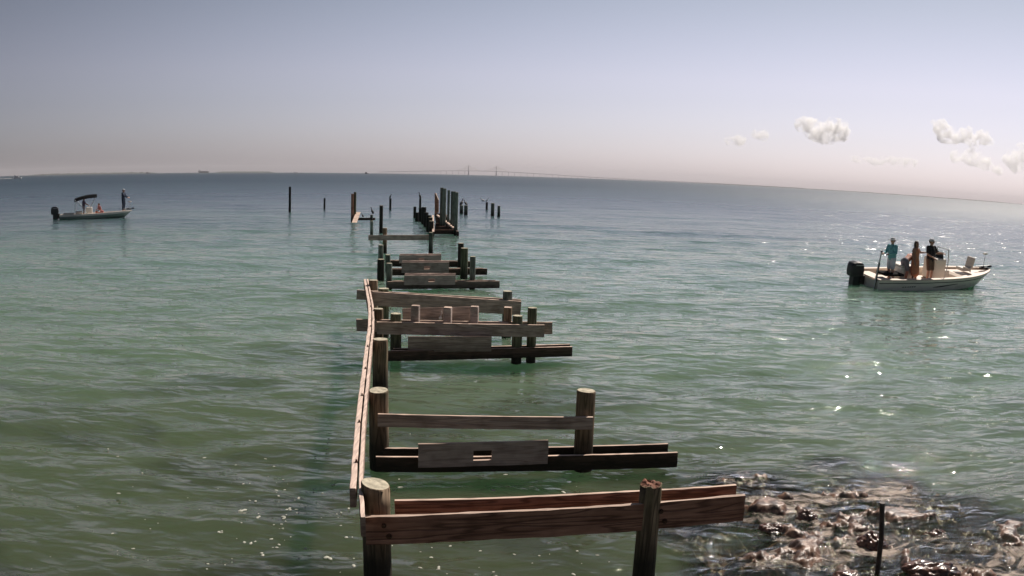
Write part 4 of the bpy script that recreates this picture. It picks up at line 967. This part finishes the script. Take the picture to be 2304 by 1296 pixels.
    rbox('seat', (-0.05, 0, 0.10), (0.62, 0.50, 0.16), M['vinyl'], ch, 0.05)
    rbox('backrest', (0.32, 0, 0.38), (0.15, 0.50, 0.58), M['vinyl'], ch, 0.06, Matrix.Rotation(0.22, 3, 'Y'))
    bm = bmesh.new(); bm_tube(bm, [(-0.30, -0.22, 0.22), (0.0, -0.24, 0.16), (0.22, -0.24, -0.01)], 0.03, 8); link('armrest', bm, M['gelcoat'], ch, space='LOCAL')
    trolling_motor(e, 3.5, 0.83)
    for xx, yy_ in ((-3.2, -1.1), (-1.0, -1.14), (1.4, -1.1), (2.9, -0.7)):
        bm = bmesh.new(); bm_tube(bm, [(xx - 0.08, yy_, 0.60 if xx < 2 else 0.72), (xx, yy_, 0.64 if xx < 2 else 0.76), (xx + 0.08, yy_, 0.60 if xx < 2 else 0.72)], 0.014, 6); link('cleat', bm, M['metal'], e, space='LOCAL')
    Mx = worldm(e)
    def place(x, y, z=0.315): return Mx @ Vector((x, y, z))
    person(place(-2.62, -0.35, 0.32), hd + R(188), 'man in teal shirt, pale shorts and light hat facing the black outboard', h=1.80,
           shirt='teal_cloth', legs='pale_blue_cloth', hat=('brim', 'white_cloth'), hands=((0.34, 0.16, 1.10), (0.36, -0.10, 1.12)), sleeves='long', look=(1, 0.1, -0.1))
    person(place(-1.98, -0.50), hd + R(12), 'bare shouldered person bending forward in grey shorts, behind the woman in orange', h=1.74, skin='tan_skin',
           legs='grey_cloth', lean=R(62), crouch=0.05, hands=((0.58, 0.18, 0.62), (0.62, -0.16, 0.64)), look=(1, 0, -0.6), hair=True)
    person(place(-1.55, -0.72), hd + R(-70), 'brown haired woman in long orange cover-up with one arm stretched sideways', h=1.76, female=True, skin='brown_skin',
           dress='orange_cloth', longhair=True, hands=((0.10, 0.66, 1.28), (0.14, -0.26, 0.88)), look=(0.9, -0.2, 0))
    person(place(-0.56, -0.60), hd + R(-80), 'man in black shirt, brown shorts, cap and sunglasses beside the console', h=1.86, skin='skin',
           shirt='black_shirt', legs='brown_cloth', hat=('cap', 'white_cloth'), hands=((0.30, 0.34, 1.20), (0.30, -0.16, 1.02)), look=(1, 0.15, -0.05), glasses=True)
    return e
right_boat()

def left_boat():
    Lh = 6.7; hd = R(27); st = Vector((-40.3, 67.2, 0)); c = st + Vector((math.cos(hd), math.sin(hd), 0)) * (Lh / 2)
    e = empty('motor_boat', c, hd, 'low pale boat with a black canopy and black outboard, far out at left', 'boat')
    make_hull(e, Lh, 2.2, 0.40, 0.66, 0.18, [M['hull_green'], M['gelcoat']], M['gelcoat'], gun=0.26)
    outboard(e, -Lh / 2 - 0.05, 0.42, 1.25)
    rbox('console', (-0.65, 0.0, 0.62), (0.6, 0.8, 0.8), M['gelcoat'], e, 0.06)
    rbox('cooler_seat', (0.35, 0.0, 0.45), (0.7, 0.7, 0.48), M['pink_cloth'], e, 0.05)
    rbox('rear_seat', (-1.6, 0.0, 0.45), (0.6, 1.0, 0.45), M['vinyl'], e, 0.05)
    rbox('side_rod_box', (-2.5, -0.85, 0.52), (1.0, 0.2, 0.16), M['vinyl'], e, 0.03)
    # canopy: curved cloth on a bent frame
    cn = empty('canopy', (-0.95, 0, 1.72)); cn.parent = e
    bm = bmesh.new(); rows = []
    for i in range(15):
        t = i / 14; xx = -1.02 + 2.04 * t; zz = 0.36 * t + 0.10 * math.sin(t * math.pi)
        rows.append([bm.verts.new((xx, -1.02 + 2.04 * j / 10, zz + 0.10 * math.sin(math.pi * j / 10) + (-0.16 if j in (0, 10) else 0))) for j in range(11)])
    for i in range(14):
        for j in range(10): bm.faces.new((rows[i][j], rows[i + 1][j], rows[i + 1][j + 1], rows[i][j + 1]))
    o = link('cloth', bm, M['black_cloth'], cn, space='LOCAL'); sm = o.modifiers.new('s', 'SOLIDIFY'); sm.thickness = 0.07
    bm = bmesh.new()
    for sy in (-1, 1):
        bm_tube(bm, [(-0.95, sy * 0.98, -0.02), (0.15, sy * 1.0, -1.2)], 0.018, 8); bm_tube(bm, [(0.95, sy * 0.98, 0.25), (0.15, sy * 1.0, -1.2)], 0.018, 8); bm_tube(bm, [(-0.9, sy * 0.98, -0.02), (-1.0, sy * 1.0, -1.2)], 0.018, 8)
    bm_tube(bm, [(0.15, -1.0, -1.2), (0.15, 1.0, -1.2)], 0.018, 8)
    link('frame', bm, M['metal'], cn, space='LOCAL')
    trolling_motor(e, 3.1, 0.72)
    Mx = worldm(e); P_ = lambda x, y, z: Mx @ Vector((x, y, z))
    person(P_(2.55, 0.0, 0.66), hd + R(-30), 'person in dark clothes and light cap standing at the bow of the far boat', h=1.84, skin='skin', shirt='navy_cloth', legs='navy_cloth', legwear='trousers', sleeves='long', hat=('cap', 'white_cloth'), hands=((0.34, 0.18, 1.08), (0.42, -0.12, 1.08)))
    person(P_(-1.15, 0.0, 0.23), hd + R(0), 'person in purple standing under the black canopy of the far boat', h=1.60, skin='brown_skin', shirt='purple_cloth', legs='grey_cloth', hands=((0.42, 0.16, 1.02), (0.42, -0.16, 1.02)))
    person(P_(0.42, -0.1, 0.42), hd + R(-150), 'person in pink sitting low in front of the console of the far boat', h=1.5, skin='tan_skin', shirt='pink_cloth', legs='white_cloth', sit=True, lean=0.3, crouch=0.25, hands=((0.35, 0.14, 0.45), (0.35, -0.14, 0.45)))
left_boat()

#@@SECTION_FAR
# ------------------------------------------------------------------ far shore, ships, bridge
def polar(px, dist, z=0.0):
    d = ray(px, 400); h = math.hypot(d[0], d[1]); return Vector((d[0] / h * dist, d[1] / h * dist, z))
def pz(px, py, dist):        # height of a pixel seen at horizontal distance dist
    d = ray(px, py); return H + d[2] / math.hypot(d[0], d[1]) * dist
def bridge():
    D = 11000.0
    cpt = polar(1085, D); e = empty('bridge', cpt, 0, 'long pale cable bridge with two slender towers across the horizon', 'bridge')
    tan = Vector((cpt.y, -cpt.x, 0)).normalized()
    # axis runs slightly away to the right
    ax = (tan + Vector((cpt.x, cpt.y, 0)).normalized() * -0.15).normalized()
    def pt(s, z): p = cpt + ax * s; return Vector((p.x, p.y, z))
    def deckz(s): a = abs(s); return 9 + 49 * math.exp(-(a / 1150.0) ** 2 * 0.9) if a < 4200 else 9
    bm = bmesh.new(); ss = np.linspace(-1400, 4200, 160); pr = None; nrm = Vector((-ax.y, ax.x, 0))
    for s in ss:
        zt = deckz(s); q_ = [pt(s, zt) + nrm * 14, pt(s, zt) - nrm * 14, pt(s, zt - 5) - nrm * 9, pt(s, zt - 5) + nrm * 9]
        vs_ = [bm.verts.new(x - cpt) for x in q_]
        if pr:
            for k in range(4): bm.faces.new((pr[k], pr[(k + 1) % 4], vs_[(k + 1) % 4], vs_[k]))
        pr = vs_
    bmesh.ops.recalc_face_normals(bm, faces=bm.faces); link('deck', bm, M['concrete'], e, Matrix.Translation(cpt))
    for s in (-183, 183):
        bm = bmesh.new(); p = ax * s
        bm_cone(bm, Vector((p.x, p.y, 0)), Vector((p.x, p.y, 60)), 9, 6, 12); bm_cone(bm, Vector((p.x, p.y, 60)), Vector((p.x, p.y, 131)), 4.5, 2.5, 12); link('tower', bm, M['concrete'], e, space='LOCAL')
        bm = bmesh.new()
        for k in range(1, 11):
            for sg in (-1, 1):
                q_ = ax * (s + sg * k * 16.5); bm_cone(bm, Vector((p.x, p.y, 75 + k * 5)), Vector((q_.x, q_.y, 56)), 0.45, 0.45, 5)
        link('cable_fan', bm, M['yellow'], e, space='LOCAL')
    for s in list(range(-1380, -200, 82)) + list(range(260, 4200, 82)):
        bm = bmesh.new(); q_ = ax * s; bm_cone(bm, Vector((q_.x, q_.y, 0)), Vector((q_.x, q_.y, deckz(s) - 4)), 2.4, 2.4, 8); link('column', bm, M['concrete'], e, space='LOCAL')
bridge()
def land(px0, px1, dist, hmax, name, seed):
    """wooded far shore: an uneven ridge of low tree cover with depth"""
    bm = bmesh.new(); n = 120; rows = []; rng = random.Random(seed)
    for i in range(n + 1):
        t = i / n; px = px0 + (px1 - px0) * t; row = []
        for k, dd in enumerate((0, 60, 260, 500)):
            p = polar(px, dist + dd); hh = (0, 0.75, 1.0, 0)[k] * hmax * min(1, t * 8, (1 - t) * 8) * (0.65 + 0.5 * noise.noise((t * 40 + seed, k * 3, 0)))
            row.append(bm.verts.new((p.x, p.y, max(0, hh) + (0 if k in (0, 3) else rng.uniform(0, hmax * .12)) - (0.5 if k in (0, 3) else 0))))
        rows.append(row)
    for i in range(n):
        for k in range(3): bm.faces.new((rows[i][k], rows[i + 1][k], rows[i + 1][k + 1], rows[i][k + 1]))
    bmesh.ops.recalc_face_normals(bm, faces=bm.faces)
    o = link(name, bm, M['far_trees']); tag(o, kind='structure')
M['far_trees'] = mat('far_tree_cover', (0.06, 0.07, 0.055), 0.9, var=0.4, scale=0.01)
land(60, 360, 7800, 15, 'far_shore', 3); land(480, 620, 9500, 18, 'far_shore', 9); land(1560, 2330, 9800, 9, 'far_shore', 14)
def hull_box(bm, Lh, B, Hh, flare=0.7):
    v_ = []
    for z, k in ((-1, flare), (Hh, 1)):
        v_.append([bm.verts.new((x * Lh / 2 * (k if abs(x) == 1 else 1), y * B / 2, z)) for x, y in ((-1, -1), (0.72, -1), (1, 0), (0.72, 1), (-1, 1))])
    for k in range(5): bm.faces.new((v_[0][k], v_[0][(k + 1) % 5], v_[1][(k + 1) % 5], v_[1][k]))
    bm.faces.new(v_[0]); bm.faces.new(v_[1]); bmesh.ops.recalc_face_normals(bm, faces=bm.faces)
def far_boat(px, dist, Lh, Hh, B, mats_, house, label, rz, name='ship'):
    p = polar(px, dist); e = empty(name, p, rz, label, 'ship' if name == 'ship' else 'boat')
    bm = bmesh.new(); hull_box(bm, Lh, B, Hh); link('hull', bm, mats_[0], e, space='LOCAL')
    for (x, l, z, h_, mm) in house:
        bm = bmesh.new(); bm_box(bm, (x, 0, z + h_ / 2), (l, B * 0.7, h_)); bm_box(bm, (x, 0, z + h_ + 0.06 * h_), (l * 1.06, B * 0.75, 0.1 * h_)); link('superstructure', bm, mm, e, space='LOCAL')
    return e
far_boat(458, 7600, 106, 12, 18, [M['ship_dark']], [(-36, 20, 12, 9, M['ship_white']), (10, 60, 12, 3, M['concrete'])], 'dark low cargo ship on the left horizon with a pale deck', R(20))
far_boat(666, 3300, 29, 1.4, 7, [M['ship_white']], [(-2, 16, 1.4, 2.2, M['ship_white'])], 'small white ferry low on the horizon left of the pier', R(10), 'ferry')
far_boat(825, 3600, 19, 2.6, 6, [M['ship_dark']], [(-3, 8, 2.6, 4.2, M['ship_dark'])], 'tiny dark work boat on the horizon above the pier', R(10), 'work_boat')
far_boat(333, 6000, 36, 5, 8, [M['ship_dark']], [(-5, 12, 5, 4, M['ship_dark'])], 'dark barge below the far shore at left', R(15), 'barge')
far_boat(40, 1150, 12, 1.4, 3.6, [M['ship_white']], [(-1, 5, 1.4, 1.6, M['ship_white']), (-3.6, 2.4, 1.4, 2.4, M['ship_white'])], 'white motor yacht at the left end of the horizon trailing a wake', R(28), 'motor_yacht')
def wake():
    bm = bmesh.new(); a, c = polar(-60, 1165), polar(31, 1148)
    n = 40; pr = None
    for i in range(n + 1):
        t = i / n; p = a.lerp(c, t); wdt = 3.0 * (1.3 - t) * (0.8 + 0.4 * noise.noise((t * 9, 0, 0)))
        d = (c - a).normalized(); nn = Vector((-d.y, d.x, 0)); v_ = [bm.verts.new(p + nn * wdt), bm.verts.new(p + Vector((0, 0, 0.35 * noise.noise((t * 13, 1, 0)) + 0.4))), bm.verts.new(p - nn * wdt)]
        if pr:
            for k in range(2): bm.faces.new((pr[k], v_[k], v_[k + 1], pr[k + 1]))
        pr = v_
    bmesh.ops.recalc_face_normals(bm, faces=bm.faces); o = link('wake', bm, mat('wake_foam', (0.6, 0.6, 0.6), 0.8, var=0.3, scale=0.5)); tag(o, 'white foam wake behind the yacht at the left horizon', 'wake', kind='stuff')
wake()

# ------------------------------------------------------------------ clouds (real volumes beyond the haze)
def cloud_mat(dens, name):
    m = bpy.data.materials.new(name); m.use_nodes = True; t = m.node_tree; t.nodes.remove(t.nodes['Principled BSDF'])
    pv = t.nodes.new('ShaderNodeVolumePrincipled'); pv.inputs['Color'].default_value = (1.0, 1.0, 1.0, 1); pv.inputs['Anisotropy'].default_value = 0.45
    tc = t.nodes.new('ShaderNodeTexCoord'); n = t.nodes.new('ShaderNodeTexNoise'); n.inputs['Scale'].default_value = 0.0055; n.inputs['Detail'].default_value = 6; n.inputs['Roughness'].default_value = 0.66
    t.links.new(tc.outputs['Object'], n.inputs[0])
    r = t.nodes.new('ShaderNodeMapRange'); r.inputs[1].default_value = 0.43; r.inputs[2].default_value = 0.62; r.inputs[4].default_value = dens
    t.links.new(n.outputs[0], r.inputs[0]); t.links.new(r.outputs[0], pv.inputs['Density']); t.links.new(pv.outputs[0], t.nodes['Material Output'].inputs['Volume'])
    return m
SC.cycles.volume_bounces = 12; SC.cycles.max_bounces = max(12, SC.cycles.max_bounces)
CM = cloud_mat(0.013, 'cloud_vapour'); CM2 = cloud_mat(0.009, 'thin_cloud_vapour')
def cloud(puffs, label, dist=19000, seed=0, thin=False):
    sc_ = dist / F_PX; px0 = sum(p[0] for p in puffs) / len(puffs); py0 = sum(p[1] for p in puffs) / len(puffs)
    d = ray(px0, py0); c = Vector(d) * dist + Vector((0, 0, H)); bm = bmesh.new()
    rt = Vector((c.y, -c.x, 0)).normalized(); rndc = random.Random(seed + int(px0))
    for px, py, r in puffs:
        p = Vector(ray(px, py)) * dist + Vector((0, 0, H)) - c
        vv = bm_ball(bm, p, r * sc_, 3, (1, 1, 0.85))
        for k_ in range(4): bm_ball(bm, p + (rt * rndc.uniform(-0.8, 0.8) + Vector((0, 0, rndc.uniform(0.1, 0.9)))) * r * sc_, r * sc_ * rndc.uniform(0.3, 0.5), 2)
    o = link('cloud', bm, CM2 if thin else CM, None, Matrix.Translation(c))
    md = o.modifiers.new('r', 'REMESH'); md.mode = 'VOXEL'; md.voxel_size = 40; md.use_smooth_shade = True
    for k_, (sz, st) in enumerate(((260, 150), (90, 60))):
        tx = bpy.data.textures.new('cloud_noise', 'CLOUDS'); tx.noise_scale = sz; tx.noise_depth = 3
        dm_ = o.modifiers.new('d', 'DISPLACE'); dm_.texture = tx; dm_.strength = st; dm_.mid_level = 0.55
    tag(o, label, 'cloud', 'small cumulus clouds low over the right horizon')
cloud([(1800, 285, 14), (1822, 282, 24), (1838, 300, 26), (1862, 292, 24), (1885, 300, 26), (1860, 312, 20), (1898, 298, 18)], 'larger left cloud with two heads, low in the sky right of centre')
cloud([(2118, 290, 22), (2128, 308, 22), (2145, 312, 16), (2170, 304, 20), (2185, 318, 18), (2212, 312, 16), (2228, 318, 12)], 'bright puffy cloud high at the right, above the fishing boat')
cloud([(1640, 316, 12), (1662, 316, 16), (1698, 304, 12), (1718, 306, 14)], 'faint small flat cloud left of the two big ones', thin=True)
cloud([(2150, 355, 16), (2185, 352, 22), (2215, 370, 20), (2245, 385, 14)], 'pale ragged cloud low beneath the bright puffy one', thin=True)
cloud([(2275, 358, 22), (2300, 352, 26), (2290, 375, 20)], 'pale cloud cut by the right edge of the view', thin=True)
cloud([(1920, 358, 10), (1935, 360, 10), (1952, 361, 10), (1968, 363, 9), (1985, 362, 11), (2002, 362, 12), (2020, 364, 10), (2038, 365, 12), (2055, 366, 12)], 'thin strip of faint cloud low between the bigger clouds', seed=4, thin=True)

# ------------------------------------------------------------------ haze
def haze():
    bm = bmesh.new(); bm_box(bm, (0, 0, 69.0), (33000, 33000, 144.0))
    m = bpy.data.materials.new('sea_haze'); m.use_nodes = True; t = m.node_tree; t.nodes.remove(t.nodes['Principled BSDF'])
    pv = t.nodes.new('ShaderNodeVolumePrincipled'); pv.inputs['Color'].default_value = (0.93, 0.90, 0.94, 1); pv.inputs['Density'].default_value = HAZE; pv.inputs['Anisotropy'].default_value = 0.0
    t.links.new(pv.outputs[0], t.nodes['Material Output'].inputs['Volume'])
    o = link('haze', bm, m); tag(o, 'thin pale sea haze over the bay', 'haze', kind='stuff'); o.display_type = 'WIRE'
HAZE = 0.000038
haze()
